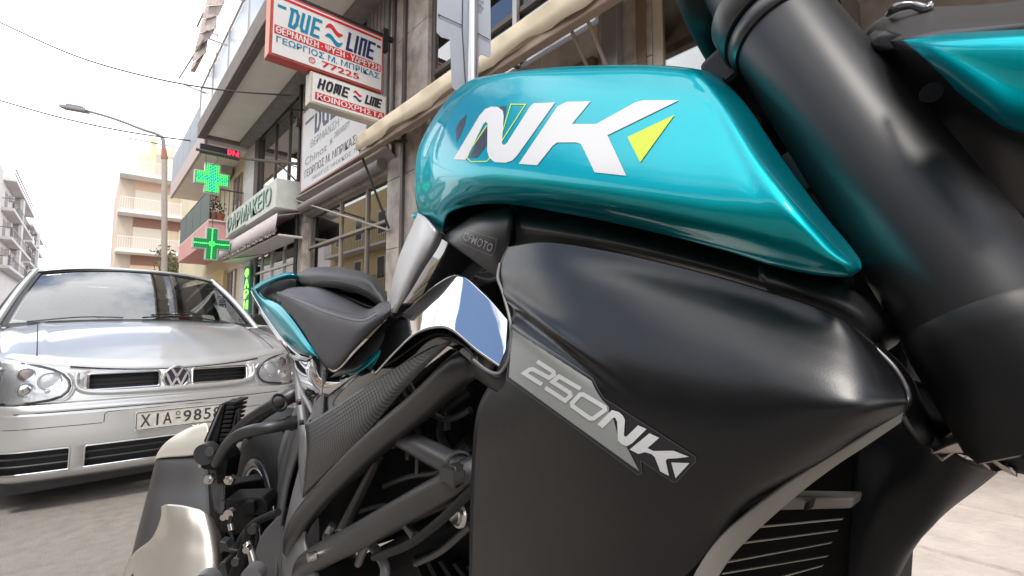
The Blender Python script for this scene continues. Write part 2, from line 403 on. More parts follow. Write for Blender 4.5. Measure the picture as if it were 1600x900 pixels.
# ------------------------------------------------------------------ motorcycle
moto = thing('motorcycle', 'black and teal naked motorcycle parked right in front of the camera', 'motorcycle', bk(.75, 0, 0))
def PW(L): return [pw(*p) for p in L]
def sh(p, ds, dw, dz=0): s, w, z = bks(p); return bk(s + ds, w + dw, z + dz)
tank_rows = [
 [(738,128,.065),(765,118,.085),(810,111,.10),(870,105,.105),(935,102,.11),(990,101,.115),(1035,102,.119),(1070,105,.123),(1097,110,.124),(1130,122,.108)],
 [(692,168,.073),(722,148,.10),(790,138,.12),(860,133,.13),(930,130,.135),(1000,129,.14),(1058,133,.145),(1098,141,.149),(1128,153,.151),(1168,166,.132)],
 [(658,225,.08),(680,215,.11),(742,212,.14),(825,213,.152),(915,214,.158),(1000,216,.163),(1080,220,.167),(1138,227,.170),(1180,238,.171),(1222,247,.150)],
 [(650,270,.085),(666,266,.115),(722,268,.15),(810,273,.163),(905,281,.17),(1005,292,.175),(1105,302,.179),(1180,310,.182),(1238,319,.182),(1280,326,.162)],
 [(650,308,.085),(666,310,.113),(712,300,.142),(795,300,.155),(895,312,.164),(1005,330,.171),(1115,350,.177),(1213,367,.181),(1285,382,.182),(1322,376,.166)],
 [(654,330,.082),(676,345,.108),(704,322,.128),(780,316,.136),(890,329,.144),(1005,351,.152),(1125,380,.160),(1228,404,.170),(1312,416,.178),(1345,408,.169)],
 [(658,344,.078),(690,364,.098),(704,332,.118),(775,317,.122),(890,335,.130),(1005,359,.138),(1130,391,.147),(1232,422,.156),(1316,433,.165),(1343,424,.163)]]
ctrl = [PW(r) for r in tank_rows]
tank_edge = [r[-1] for r in tank_rows]
ctrl = [[sh(p, 0, -bks(p)[1] + 0.0, .012) for p in ctrl[0]], [sh(p, 0, -bks(p)[1] * .45, .008) for p in ctrl[0]]] + ctrl + [PW([(x - 3, y - 10, w - .045) for x, y, w in tank_rows[-1]])]
ctrl = [[sh(r[0], .02, -.05 if bks(r[0])[1] > .06 else 0)] + r for r in ctrl]
patch('tank_front_face', [PW(tank_edge), PW([(x - 6, y - 1, w - .02) for x, y, w in tank_edge]), PW([(x - 40, y - 8, w - .08) for x, y, w in tank_edge])], TEAL, moto, thick=0)
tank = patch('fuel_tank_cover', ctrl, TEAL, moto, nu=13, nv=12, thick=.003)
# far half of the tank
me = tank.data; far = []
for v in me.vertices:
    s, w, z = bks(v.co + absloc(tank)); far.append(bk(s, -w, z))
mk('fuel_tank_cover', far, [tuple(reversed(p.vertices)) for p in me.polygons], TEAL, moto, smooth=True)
# badge on the tank
def z7(L): return [(620 + x / 2.25, 60 + y / 2.25) for x, y in L]
badge_ghost = z7([(205,300),(232,262),(262,248),(283,262),(290,300),(262,340),(232,385),(208,392)])
TB = bvh(tank)
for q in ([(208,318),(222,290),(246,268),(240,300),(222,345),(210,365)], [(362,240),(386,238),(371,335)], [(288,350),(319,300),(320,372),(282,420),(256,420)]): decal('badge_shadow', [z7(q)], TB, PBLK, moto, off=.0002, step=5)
decal('badge_outline', [a for a in stroke(z7([(372,330),(402,232),(453,233),(350,392),(318,433),(262,434),(248,420),(262,388),(318,306)]), 1.5)], TB, YELP, moto, off=.0003, step=4)
decal('badge_letter', [z7([(200,426),(292,272),(312,249),(332,241),(356,242),(374,256),(377,275),(371,370),(378,376),(388,369),(470,240),(482,229),(558,226),(425,412),(408,430),(385,438),(345,436),(326,420),(319,396),(320,300),(314,294),(306,302),(243,428)])], TB, WHITEP, moto, off=.00035, step=4.5)
decal('badge_letter', [z7([(430,442),(566,240),(598,224),(683,222),(617,302),(702,302),(840,226),(868,219),(994,219),(742,342),(808,484),(697,472),(655,385),(648,372),(632,367),(566,367),(550,378),(495,447)])], TB, WHITEP, moto, off=.00035, step=4.5)
decal('badge_arrow', [z7([(812,348),(978,270),(857,437)])], TB, YELP, moto, off=.00035, step=4.5)

# shroud
shr = [
 [(793,385,0.15),(850,378,0.158),(950,392,0.162),(1080,421,0.162),(1200,455,0.1635),(1300,490,0.166),(1367,540,0.162)],
 [(782,408,0.154),(850,400,0.1628),(955,415,0.1658),(1090,448,0.166),(1212,484,0.1675),(1322,525,0.17),(1392,575,0.164)],
 [(779,434,0.16),(852,434,0.17),(962,452,0.1745),(1098,488,0.175),(1222,524,0.176),(1338,566,0.1755),(1410,600,0.166)],
 [(792,478,0.166),(860,486,0.1793),(966,512,0.183),(1108,548,0.184),(1228,580,0.185),(1345,608,0.181),(1417,618,0.169)],
 [(797,520,0.168),(862,546,0.187),(972,580,0.19),(1112,615,0.19),(1226,634,0.189),(1338,640,0.1845),(1419,628,0.17)],
 [(776,580,0.165),(856,620,0.184),(968,660,0.191),(1108,690,0.191),(1218,694,0.188),(1326,672,0.18),(1416,636,0.169)],
 [(744,650,0.158),(846,720,0.176),(960,765,0.185),(1094,770,0.186),(1200,748,0.181),(1312,694,0.176),(1413,641,0.168)],
 [(735,780,0.15),(838,850,0.166),(950,880,0.175),(1080,846,0.178),(1190,776,0.174),(1302,708,0.174),(1410,646,0.167)],
 [(732,960,0.142),(832,1020,0.158),(940,1010,0.168),(1072,900,0.175),(1178,790,0.173),(1296,716,0.172),(1407,649,0.166)]]
DW = [0]*9; CW = [.35,.8,1,1,1,.9,.2]
ctrl = [PW([(x, y, w - DW[i]*CW[j]) for j, (x, y, w) in enumerate(r)]) for i, r in enumerate(shr)]
shroud = patch('radiator_shroud', ctrl, SATIN, moto, nu=13, nv=11, thick=.003)
# lower return edge of the shroud, light bounced off the ground painted in as grey
low = [(1411,645,.167),(1345,686,.1725),(1290,719,.1735),(1230,757,.1745),(1165,806,.1755),(1120,848,.1765),(1085,900,.1775),(1060,960,.178)]
rim_in = [(1408,660,.164),(1352,698,.169),(1306,728,.170),(1248,772,.170),(1180,832,.171),(1142,872,.172),(1116,915,.173),(1100,965,.173)]
patch('shroud_rim', [PW(low), PW([((a[0]+b[0])/2,(a[1]+b[1])/2,(a[2]+b[2])/2+.0006) for a,b in zip(low, rim_in)]), PW(rim_in)], mat('rim_bounce_grey', (.22,.205,.18), .5), moto, thick=.002)
# step in the shroud by the mirror panel: raised flange
patch('shroud_flange', [PW([(738,560,.166),(760,574,.168),(778,580,.168),(790,562,.167)]), PW([(741,572,.168),(760,586,.170),(784,592,.170),(797,562,.169)]), PW([(744,592,.162),(764,606,.165),(788,614,.167),(812,598,.168)]),], SATIN, moto, thick=.003)
# hollow crease under the shoulder
MB().tube(crow(PW([(781,412,.155),(778,434,.1615),(786,458,.165),(797,500,.169),(799,530,.170),(796,558,.170),(786,578,.170),(776,584,.1695),(760,578,.169),(740,562,.168)]), 6), .0010, 6).build('shroud_edge', mat('edge_grey', (.16,.16,.165), .4), moto, smooth=True)
# model plate
def z2(L): return [(740 + x / 1.7304, 380 + y / 1.7304) for x, y in L]
def to_px(p):
    d = p - C0; z = d.dot(fw); return 800 + FPX * d.dot(rt) / z, 450 - FPX * d.dot(up) / z
sb_off = absloc(shroud); LA = Vector((800, 468)); LB = Vector((985, 606)); LD = (LB - LA).normalized(); LN = Vector((-LD.y, LD.x))
for v in shroud.data.vertices:      # moulded crease running back under the shoulder
    q = Vector(to_px(v.co + sb_off)) - LA; t = q.dot(LD) / (LB - LA).length; d = q.dot(LN)
    if -.3 < t < 1.1 and abs(d) < 60:
        f = max(0, min(1, 1.05 - t)) ** 1.2 * max(0, min(1, (t + .25) * 4))
        v.co -= BN * f * (.0022 * math.exp(-(d / 9) ** 2) - .0050 * math.exp(-((d - 17) / 9) ** 2) + .0015 * math.exp(-((d - 33) / 8) ** 2))
SB = bvh(shroud)
def z4(L): return [(790 + x / 3.15, 500 + y / 3.15) for x, y in L]
PO = z4([(28,33),(45,35),(238,160),(430,288),(455,335),(487,385),(715,530),(938,672),(938,692),(845,793),(826,796),(668,690),(674,752),(654,760),(330,520),(8,292)])
decal('model_plate', [PO], SB, PBLK, moto, off=.0002, step=5)
decal('model_plate_edge', stroke(PO, .9, True), SB, mat('plate_edge_grey', (.10,.10,.11), .4), moto, off=.0004, step=5)
decal('model_plate_field', [z4([(36,46),(230,175),(424,300),(447,345),(477,392),(512,428),(512,455),(535,490),(556,570),(600,625),(660,742),(340,512),(19,280)])], SB, PGREY, moto, off=.0004, step=5)
def gl(paths, w, c=False):
    o = []
    for p in paths: o += stroke(z4(p), w, c)
    return o
decal('plate_digit', gl([[(160,203),(240,254),(243,268),(218,284),(140,242),(122,244),(97,262),(184,317)]], 6.6), SB, PLGT, moto, off=.0006, step=4, union=True)
decal('plate_digit', gl([[(374,338),(268,277),(236,303),(320,356),(325,372),(298,396),(200,332)]], 6.6), SB, PLGT, moto, off=.0006, step=4, union=True)
decal('plate_digit', gl([[(388,366),(492,428),(494,442),(438,483),(420,483),(334,422),(332,408),(372,366)]], 6.8, True), SB, PLGT, moto, off=.0006, step=4)
decal('plate_letter', [z4([(456,512),(528,442),(562,452),(582,470),(592,490),(587,566),(594,573),(604,568),(656,517),(698,535),(628,604),(602,619),(576,610),(557,590),(554,500),(544,480),(534,480),(482,532)])], SB, PLGT, moto, off=.0006, step=4)
decal('plate_letter', [z4([(615,635),(712,556),(760,578),(702,628),(732,642),(830,641),(906,670),(850,677),(800,680),(792,690),(808,764),(765,742),(738,672),(722,657),(690,648),(658,657)])], SB, PLGT, moto, off=.0006, step=4)
decal('plate_arrow', [z4([(819,698),(908,701),(840,775)])], SB, PLGT, moto, off=.0006, step=4)

# dark body below the tank
patch('tank_underbody', [PW([(790,300,.085),(900,310,.09),(1000,334,.095),(1120,366,.10),(1240,402,.11),(1330,410,.11)]),
      PW([(803,345,.12),(900,362,.125),(1000,384,.13),(1120,414,.135),(1240,448,.14),(1340,470,.135)]),
      PW([(806,372,.118),(900,380,.12),(1000,404,.12),(1120,436,.125),(1240,478,.13),(1350,520,.125)]),
      PW([(800,400,.10),(900,402,.10),(1000,424,.10),(1120,456,.105),(1240,500,.11),(1350,560,.11)])], mat('under_tank_plastic', (.016,.016,.017), .45, bump=.1, bscale=900), moto, thick=.004)
patch('side_cover_nose', [PW([(1186,412,.135),(1240,428,.14),(1310,445,.14),(1362,470,.135),(1398,510,.125)]),
      PW([(1190,430,.15),(1245,448,.155),(1312,470,.152),(1366,498,.145),(1408,520,.130)]),
      PW([(1205,462,.148),(1260,480,.15),(1322,505,.147),(1372,535,.14),(1404,535,.128)]),
      PW([(1240,480,.13),(1290,500,.13),(1340,530,.13),(1375,552,.128),(1390,546,.12)])], mat('charcoal_plastic', (.012,.012,.013), .45, bump=.1, bscale=900), moto, thick=.004)
kc = patch('key_cover', [PW([(688,372,.105),(715,352,.11),(745,334,.115),(800,322,.115)]), PW([(704,382,.118),(730,366,.124),(760,350,.128),(799,342,.126)]),
      PW([(735,404,.122),(755,398,.127),(772,394,.130),(790,384,.128)]), PW([(776,432,.120),(779,429,.123),(782,422,.124),(786,408,.123)])], GREYP if False else mat('cover_plastic', (.022,.022,.024), .40, bump=.08, bscale=900), moto, thick=.004)
V2, F2 = text2d('CFMOTO', .004); KB = bvh(kc); VV = []
frame_q = [(719,372),(726,357),(776,374),(774,390),(768,400),(720,379)]
decal('name_frame', stroke(frame_q, 1.2, True), KB, mat('frame_line', (.11,.11,.115), .4), moto, off=.0002, step=5)
for u, v in V2:
    bl = Vector((722.5,374)); br = Vector((767,394)); tl = Vector((727,362)); q = bl + (br - bl) * u + (tl - bl) * v
    r = ray(q.x, q.y).normalized(); h = KB.ray_cast(C0, r); VV.append((h[0] - r * .0008) if h[0] is not None else pw(q.x, q.y, .127))
mk('name_lettering', VV, [tuple(f) for f in F2], EMBOSS, moto)
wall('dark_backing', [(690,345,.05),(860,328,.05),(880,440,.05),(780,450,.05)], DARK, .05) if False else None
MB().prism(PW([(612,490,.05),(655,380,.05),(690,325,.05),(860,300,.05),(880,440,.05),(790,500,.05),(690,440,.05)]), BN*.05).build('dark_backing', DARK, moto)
patch('ignition_surround', [PW([(1098,112,.02),(1108,96,.02),(1128,80,.02)]), PW([(1104,118,.035),(1122,104,.035),(1138,92,.03)]), PW([(1120,124,.03),(1134,114,.03),(1142,104,.025)])], mat('silver_grey', (.45,.45,.46), .4), moto)
# grey panel behind the tank
patch('tank_side_trim', [PW([(653,333,.10),(640,362,.10),(622,405,.10),(611,450,.10),(607,484,.10)]), PW([(663,340,.115),(654,372,.12),(638,410,.12),(622,450,.118),(612,488,.112)]),
      PW([(680,358,.118),(668,388,.123),(650,420,.123),(632,458,.12),(616,488,.115)]), PW([(693,368,.105),(684,388,.108),(664,418,.108),(640,458,.105),(618,489,.10)])], mat('silver_plastic', (.46,.462,.47), .36, metal=.2, bump=.04, bscale=900), moto, thick=.004)
# black gap filler behind
patch('frame_cover', [PW([(640,440,.07),(690,365,.075),(730,372,.08),(800,420,.085)]), PW([(610,490,.07),(665,440,.08),(720,415,.085),(800,480,.085)]), PW([(600,530,.07),(660,480,.08),(720,455,.085),(800,540,.085)])], GLOSSB, moto, thick=.004)
# mirror panel
patch('mirror_side_panel', [
  PW([(560.0,560.0,0.0960),(600.0,515.0,0.1000),(640.0,480.0,0.1040),(680.0,445.0,0.1080),(718.0,429.0,0.1120),(757.0,458.0,0.1160),(797.0,502.0,0.1220)]),
  PW([(568.0,568.7,0.1047),(606.7,525.7,0.1087),(642.7,494.0,0.1127),(678.7,467.3,0.1167),(713.3,458.0,0.1207),(753.3,488.7,0.1247),(794.7,528.0,0.1307)]),
  PW([(576.0,577.3,0.1133),(613.3,536.3,0.1173),(645.3,508.0,0.1213),(677.3,489.7,0.1253),(708.7,487.0,0.1293),(749.7,519.3,0.1333),(792.3,554.0,0.1393)]),
  PW([(584.0,586.0,0.1220),(620.0,547.0,0.1260),(648.0,522.0,0.1300),(676.0,512.0,0.1340),(704.0,516.0,0.1380),(746.0,550.0,0.1420),(790.0,580.0,0.1480)])], GLOSS, moto, nu=8, nv=8, thick=.002)
patch('gloss_side_panel', [
  PW([(516,604,.090),(560,560,.096),(600,528,.10),(650,498,.104),(700,506,.106),(745,552,.108)]),
  PW([(500,624,.094),(560,590,.102),(612,556,.106),(660,524,.110),(700,524,.110),(742,556,.112)]),
  PW([(476,664,.090),(540,628,.100),(610,584,.104),(660,552,.108),(698,540,.110),(742,572,.110)]),], GLOSSB, moto, thick=.003)
# carbon look panel
carb = [[(476,664,.112),(520,637,.115),(570,604,.118),(625,571,.120),(664,549,.121),(700,533,.121)],
        [(480,694,.117),(522,668,.120),(570,634,.122),(622,594,.123),(662,560,.123),(701,535,.122)],
        [(477,730,.116),(516,702,.119),(562,664,.121),(616,612,.122),(660,571,.122),(702,537,.121)],
        [(472,778,.108),(512,738,.112),(559,692,.115),(614,628,.118),(664,574,.120),(702,539,.120)]]
patch('carbon_look_panel', [PW(r) for r in carb], CARBON, moto, thick=.003)
patch('carbon_panel_tip', [PW([(470,664,.11),(476,664,.112)]), PW([(466,720,.108),(477,724,.114)]), PW([(472,782,.106),(474,776,.108)])], CASTG, moto, nu=3, nv=3, thick=.003)

# trellis frame
def tub(name, path, r, m=FRAME, par=moto, seg=16, sm=6): return MB().tube([pw(*p) if len(p) == 3 else p for p in path], r, seg, smooth=sm).build(name, m, par, smooth=True)
tub('frame_tube', [(790,505,.02),(752,560,.075),(722,575,.10),(660,632,.105),(590,690,.108),(525,752,.108),(480,802,.108),(463,832,.105),(458,856,.09)], [.016]*4+[.0165,.017,.0175,.0175,.017])
tub('frame_tube', [(800,712,.06),(736,742,.10),(690,768,.105),(640,794,.108),(560,838,.108),(500,869,.106),(478,884,.10),(472,900,.08)], [.0155]*4+[.0165,.018,.018,.017])
tub('frame_brace', [(600,668,.085),(660,700,.10),(725,735,.10)], [.0115, .012, .012], mat('brace_grey', (.06,.06,.062), .35, metal=.4), sm=3)
tub('frame_brace', [(590,715,.08),(562,775,.085),(535,832,.10)], [.008,.008,.009], sm=3)
b = MB(); b.disc(pw(722,740,.108), -BN, .011, .012, 6); b.obox(pw(706,742,.118), BU*.012, BN*.006, (0,0,.006)); b.build('frame_bolt', FRAME, moto, bevel=.001)
b = MB(); b.disc(pw(493,868,.125), -BN, .006, .01, 12); b.build('frame_bolt', STEEL, moto, smooth=True)
tub('brake_pipe', [(740,766,.11),(728,775,.112),(690,812,.112),(640,850,.11),(600,866,.108),(585,870,.104)], .0045, RUBBER)
MB().obox(pw(640,826,.11), BU*.012+Vector((0,0,.004)), BN*.004, (0,0,.004)).build('cable_clip', FRAME, moto, bevel=.001)
b = MB(); b.ring(pw(716,802,.09), BN, .011, .003); b.disc(pw(716,802,.09), -BN, .009, .006, 14); b.build('reservoir_cap', STEEL, moto, smooth=True)
tub('throttle_linkage', [(520,820,.08),(512,838,.085),(520,850,.09),(545,838,.09),(560,826,.09)], [.006,.008,.007,.005,.004], mat('linkage_steel', (.45,.44,.42), .35, metal=.9))
tub('wiring_loom', [(615,600,.05),(650,650,.06),(660,700,.05),(690,720,.05),(735,690,.05)], .007, RUBBER)
tub('hose', [(735,610,.06),(700,640,.07),(690,680,.06),(720,720,.05)], .006, RUBBER)
tub('wiring_loom', [(560,880,.06),(575,850,.08),(600,880,.09),(600,910,.09)], .006, CASTG)
for q in [(668,640,.07),(697,655,.072),(640,702,.075),(655,725,.07)]:
    MB().obox(pw(*q), BU*.004, BN*.004, (0,0,.012)).build('relay_tab', FRAME, moto, bevel=.001)
for q, ax_, r_ in [((612,680,.095), (.3,1,-.3), .0135), ((718,730,.104), (.3,1,-.3), .0135), ((588,722,.086), (0,.3,1), .0095), ((538,826,.097), (0,.3,1), .0105)]:
    MB().ring(pw(*q), ax_, r_, .0022, 20, 6).build('weld_bead', FRAME, moto, smooth=True)
for path, r_ in [([(640,600,.07),(668,640,.075),(700,655,.075),(735,640,.07)], .0035), ([(600,760,.06),(640,745,.07),(690,735,.07),(735,700,.06)], .003), ([(650,880,.07),(690,860,.08),(735,820,.08)], .004), ([(560,800,.06),(600,790,.07),(640,800,.06)], .0028)]:
    tub('electrical_cable', path, r_, mat('cable_grey', (.03,.03,.032), .4, spec=.8), sm=5)
# engine and airbox masses in the dark behind the tubes
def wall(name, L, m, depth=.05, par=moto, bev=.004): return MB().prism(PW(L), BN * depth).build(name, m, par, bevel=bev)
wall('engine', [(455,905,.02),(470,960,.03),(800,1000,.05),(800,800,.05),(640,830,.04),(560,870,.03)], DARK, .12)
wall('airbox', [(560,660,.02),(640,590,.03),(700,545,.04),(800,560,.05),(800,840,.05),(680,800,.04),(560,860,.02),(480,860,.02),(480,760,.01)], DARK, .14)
for k in range(6): MB().prism(PW([(640+k*22,870+k*4,.07),(646+k*22,868+k*4,.07),(672+k*26,930,.06),(664+k*26,930,.06)]), BN*.04).build('cooling_fin', DARK, moto)
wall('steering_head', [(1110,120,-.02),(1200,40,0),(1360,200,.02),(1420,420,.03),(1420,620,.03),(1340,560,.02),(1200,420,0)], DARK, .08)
# radiator
wall('radiator_core', [(1015,1010,.115),(1066,880,.115),(1100,850,.115),(1180,790,.115),(1240,740,.115),(1350,660,.11),(1420,640,.10),(1400,960,.10)], DARK, .03)
b = MB(); b.prism(PW([(1234,776,.150),(1334,778,.142),(1330,795,.142),(1208,798,.150)]), BN*.012); b.build('radiator_tank', mat('radiator_alloy', (.20,.18,.16), .45, metal=.6), moto, bevel=.001)
MB().prism(PW([(1258,786,.153),(1266,784,.153),(1262,798,.153),(1255,798,.153)]), BN*.006).build('radiator_clip', BLACKP, moto)
for k, (x0, y0, x1, y1) in enumerate([(1178,824,1316,811),(1148,850,1308,829),(1126,880,1298,848),(1128,896,1292,869),(1214,903,1284,884)]):
    MB().prism(PW([(x0,y0,.135),(x1,y1,.125),(x1,y1+1.2,.125),(x0,y0+2.0,.135)]), BN*.002).build('radiator_fin', mat('fin_alloy', (.42,.40,.36), .4, metal=.7), moto)
# inner panel in front of the radiator, its edge against the pavement
patch('radiator_side_duct', [PW([(1380,655,.12),(1420,650,.13),(1470,690,.13),(1520,725,.12),(1560,738,.10)]), PW([(1340,700,.11),(1400,700,.12),(1450,740,.125),(1490,765,.12),(1530,762,.10)]),
      PW([(1330,780,.11),(1370,780,.12),(1410,800,.12),(1450,822,.115),(1478,802,.10)]), PW([(1325,860,.11),(1350,860,.115),(1375,870,.115),(1405,880,.11),(1432,852,.10)]), PW([(1320,960,.11),(1340,960,.11),(1360,960,.11),(1375,960,.105),(1390,930,.10)])], mat('duct_plastic', (.005,.005,.006), .48, bump=.1, bscale=700, spec=.3), moto, thick=.004)
patch('shroud_nose_lip', [PW([(1367,539,.148),(1400,572,.150),(1420,605,.152),(1424,628,.154),(1412,648,.160)]), PW([(1374,536,.140),(1410,570,.140),(1432,604,.142),(1436,640,.145),(1422,668,.150)]), PW([(1395,560,.12),(1425,590,.12),(1446,640,.12),(1470,690,.125),(1440,700,.13)])], SATIN, moto, thick=.003)
# fork
ft = pt(1229,62,.240); fb = pt(1492,430,.172); fd = fb - ft
MB().tube([ft - fd*.02, ft + fd*.02, ft + fd*1.14], [.0232,.0238,.0238], 64).build('fork_upper_tube', FORKM, moto, smooth=True)
MB().tube([ft + fd*1.12, ft + fd*1.135, ft + fd*1.18, ft + fd*1.40, ft + fd*1.43], [.0244,.0252,.0254,.0254,.0235], 64).build('fork_guard', mat('guard_black', (.005,.005,.0055), .42, spec=.35, bump=.05, bscale=1500), moto, smooth=True)
MB().tube([ft + fd*1.4, ft + fd*2.2], [.013,.013], 40).build('fork_lower_tube', FORKM, moto, smooth=True)
MB().tube([ft - fd*.60, ft - fd*.10], [.0215,.0215], 40).build('fork_top', FORKM, moto, smooth=True)
MB().tube([ft - fd*.20, ft - fd*.19, ft - fd*.085, ft - fd*.075], [.0264,.0276,.0276,.0266], 64).tube([ft - fd*.065, ft - fd*.055, ft - fd*.008, ft + fd*.002], [.0248,.0258,.0258,.0248], 64).build('triple_clamp', mat('clamp_black', (.02,.02,.021), .35, spec=.9), moto, smooth=True)
ft2 = sh(ft, 0, -.20); fb2 = sh(fb, 0, -.20); d2 = fb2 - ft2
MB().tube([ft2 - d2*.3, fb2 + d2*.4], [.027,.027], 32).build('fork_upper_tube', DARK, moto, smooth=True)
MB().obox((ft + ft2) * .5 - fd * .07 + BU * .015, BN * .10, fd.normalized() * .014, fd.normalized().cross(BN) * .028).build('triple_clamp_bridge', BLACKP, moto, bevel=.004)
MB().obox((ft + ft2) * .5 + fd * .55 + BU * .02, BN * .10, fd.normalized() * .014, fd.normalized().cross(BN) * .026).build('lower_clamp_bridge', BLACKP, moto, bevel=.004)
MB().tube([ (ft+ft2)*.5 + BU*.03 - fd*.1, (ft+ft2)*.5 + BU*.05 + fd*.6], .03, 20).build('steering_stem', DARK, moto, smooth=True)
tub('handlebar_hose', [(1075,-60,.10),(1092,-20,.10),(1110,20,.09),(1130,60,.07),(1150,100,.05),(1165,150,.04)], [.0135,.014,.0145,.0145,.0145,.014], mat('hose_black', (.006,.006,.007), .5, spec=.25))
tub('clutch_cable', [(1300,250,.03),(1290,300,.05),(1325,340,.06),(1362,372,.05),(1350,420,.04)], .0025, RUBBER)
tub('cable_end', [(1258,268,.06),(1272,246,.06)], .0012, STEEL, sm=0)
tub('cable_end', [(1315,344,.05),(1342,342,.05)], .0010, STEEL, sm=0)
tub('cable_end', [(1350,410,.05),(1365,378,.05)], .0012, STEEL, sm=0)
for q in [(1215,180,.06),(1222,195,.06),(1228,190,.06)]: MB().disc(pw(*q), -BN, .003, .004, 8).build('cable_ferrule', STEEL, moto, smooth=True)
# fork guard bolt and lower bracket
b = MB(); b.disc(pw(1478,556,.10), -BN, .0042, .006, 14); b.build('guard_bolt', STEEL if False else mat('bolt_grey', (.2,.2,.2), .35, metal=.8), moto, smooth=True)
BR = mat('bracket_steel', (.50,.44,.40), .28, metal=.9, var=.35, vscale=90)
patch('front_fender_bracket', [PW([(1452,704,.125),(1480,680,.127),(1502,668,.127),(1512,674,.125),(1548,712,.12),(1572,722,.118)]), PW([(1456,708,.13),(1486,694,.132),(1512,688,.132),(1530,696,.13),(1560,722,.124),(1578,732,.12)]), PW([(1462,710,.128),(1490,708,.13),(1516,708,.13),(1536,710,.128),(1562,732,.12),(1590,746,.118)])], BR, moto, thick=.004)
patch('front_fender_bracket', [PW([(1575,706,.115),(1592,698,.118),(1620,694,.12)]), PW([(1580,708,.12),(1596,704,.122),(1620,702,.122)]), PW([(1580,712,.115),(1600,712,.118),(1620,714,.118)])], BR, moto, thick=.003)
# black front assembly between the fork and the pavement
patch('front_fender', [PW([(1400,590,.08),(1450,600,.09),(1520,630,.10),(1640,660,.10)]), PW([(1415,610,.09),(1475,620,.11),(1550,650,.12),(1640,680,.12)]), PW([(1430,650,.10),(1490,660,.125),(1560,690,.13),(1640,705,.125)]),
     PW([(1440,700,.09),(1510,712,.12),(1575,735,.115),(1640,750,.11)])], mat('fender_black', (.004,.004,.0045), .5, spec=.15), moto, thick=.004)
# headlight cowl
patch('headlight_cowl', [PW([(1330,70,.07),(1375,28,.09),(1440,12,.10),(1520,8,.11),(1640,-2,.12)]), PW([(1345,90,.08),(1390,58,.12),(1450,38,.13),(1530,34,.14),(1640,30,.15)]),
     PW([(1358,62,.10),(1410,68,.135),(1470,60,.145),(1540,56,.15),(1640,50,.155)]), PW([(1370,100,.09),(1440,120,.12),(1500,130,.13),(1560,160,.135),(1640,200,.14)]),
     PW([(1400,180,.06),(1450,200,.09),(1510,220,.10),(1560,240,.11),(1640,270,.12)]), PW([(1470,290,.05),(1510,300,.07),(1550,320,.08),(1590,340,.09),(1640,380,.09)])], mat('cowl_plastic', (.022,.022,.024), .42, bump=.10, bscale=900, spec=.7), moto, thick=.004)
patch('cowl_side_panel', [PW([(1408,63,.150),(1450,56,.156),(1520,50,.16),(1640,44,.166)]), PW([(1422,73,.153),(1464,72,.163),(1530,66,.168),(1640,62,.172)]),
     PW([(1440,88,.156),(1490,104,.163),(1550,112,.168),(1640,118,.172)]), PW([(1476,122,.152),(1518,146,.158),(1568,166,.163),(1640,176,.166)]), PW([(1494,142,.146),(1532,172,.150),(1578,202,.154),(1640,214,.156)])], TEAL, moto, nu=6, nv=6, thick=.004)
b = MB(); b.disc(pw(1456,146,.133), -BN, .0036, .001, 20); b.build('screw_hole', DARK, moto, smooth=True)
tub('loose_wire_sleeve', [(1388,22,.10),(1400,12,.11),(1425,8,.11),(1448,14,.11),(1455,4,.11)], [.0012,.002,.0015,.002,.001], mat('foil_wrap', (.2,.2,.21), .25, metal=.8))
# ------------------------------------------------------------------ motorcycle, rear half
rs = [[(434,458,.06),(452,450,.065),(478,448,.065),(504,449,.065),(540,464,.06),(574,482,.06),(594,473,.062),(610,470,.062)],
      [(433,456,.085),(452,458,.095),(476,464,.10),(502,474,.105),(537,486,.11),(570,492,.112),(592,482,.108),(610,473,.10)],
      [(432,459,.09),(452,466,.105),(474,476,.114),(500,486,.12),(535,496,.126),(570,500,.126),(592,488,.118),(610,478,.108)],
      [(436,466,.09),(456,482,.108),(478,502,.119),(504,526,.128),(532,542,.133),(562,522,.131),(590,502,.121),(610,487,.110)],
      [(441,476,.085),(458,496,.10),(478,524,.112),(496,553,.120),(522,577,.126),(556,544,.124),(586,514,.114),(610,494,.104)],
      [(446,478,.06),(462,498,.07),(482,524,.08),(500,550,.09),(524,572,.09),(554,540,.09),(584,512,.085),(610,492,.08)]]
seat = patch('rider_seat', [PW(r) for r in rs], VINYL, moto, nu=7, nv=7, thick=.006)
SBV = bvh(seat)
def stitches(name, path, n, par, B, m=THREAD, wpx=1.1, fill=.62):
    mb = MB(); pth = crow([Vector((x, y, 0)) for x, y in path], 12); Ls = [0]
    for i in range(len(pth) - 1): Ls.append(Ls[-1] + (pth[i + 1] - pth[i]).length)
    def at(d):
        for i in range(len(pth) - 1):
            if Ls[i + 1] >= d: return pth[i].lerp(pth[i + 1], (d - Ls[i]) / max(1e-6, Ls[i + 1] - Ls[i]))
        return pth[-1]
    for k in range(n):
        a, b = at(Ls[-1] * k / n), at(Ls[-1] * (k + fill) / n); P = []
        for q in (a, b):
            r = ray(q.x, q.y).normalized(); h = B.ray_cast(C0, r)
            if h[0] is not None: P.append(h[0] - r * .0004)
        if len(P) == 2: mb.tube(P, .0007, 5)
    if mb.v: return mb.build(name, m, par)
stitches('seat_stitching', [(437,455),(452,461),(476,470),(502,481),(535,492),(566,497),(588,487)], 46, seat, SBV)
stitches('seat_stitching', [(437,458),(452,465),(475,475),(501,486),(534,497),(567,502),(590,491)], 46, seat, SBV)
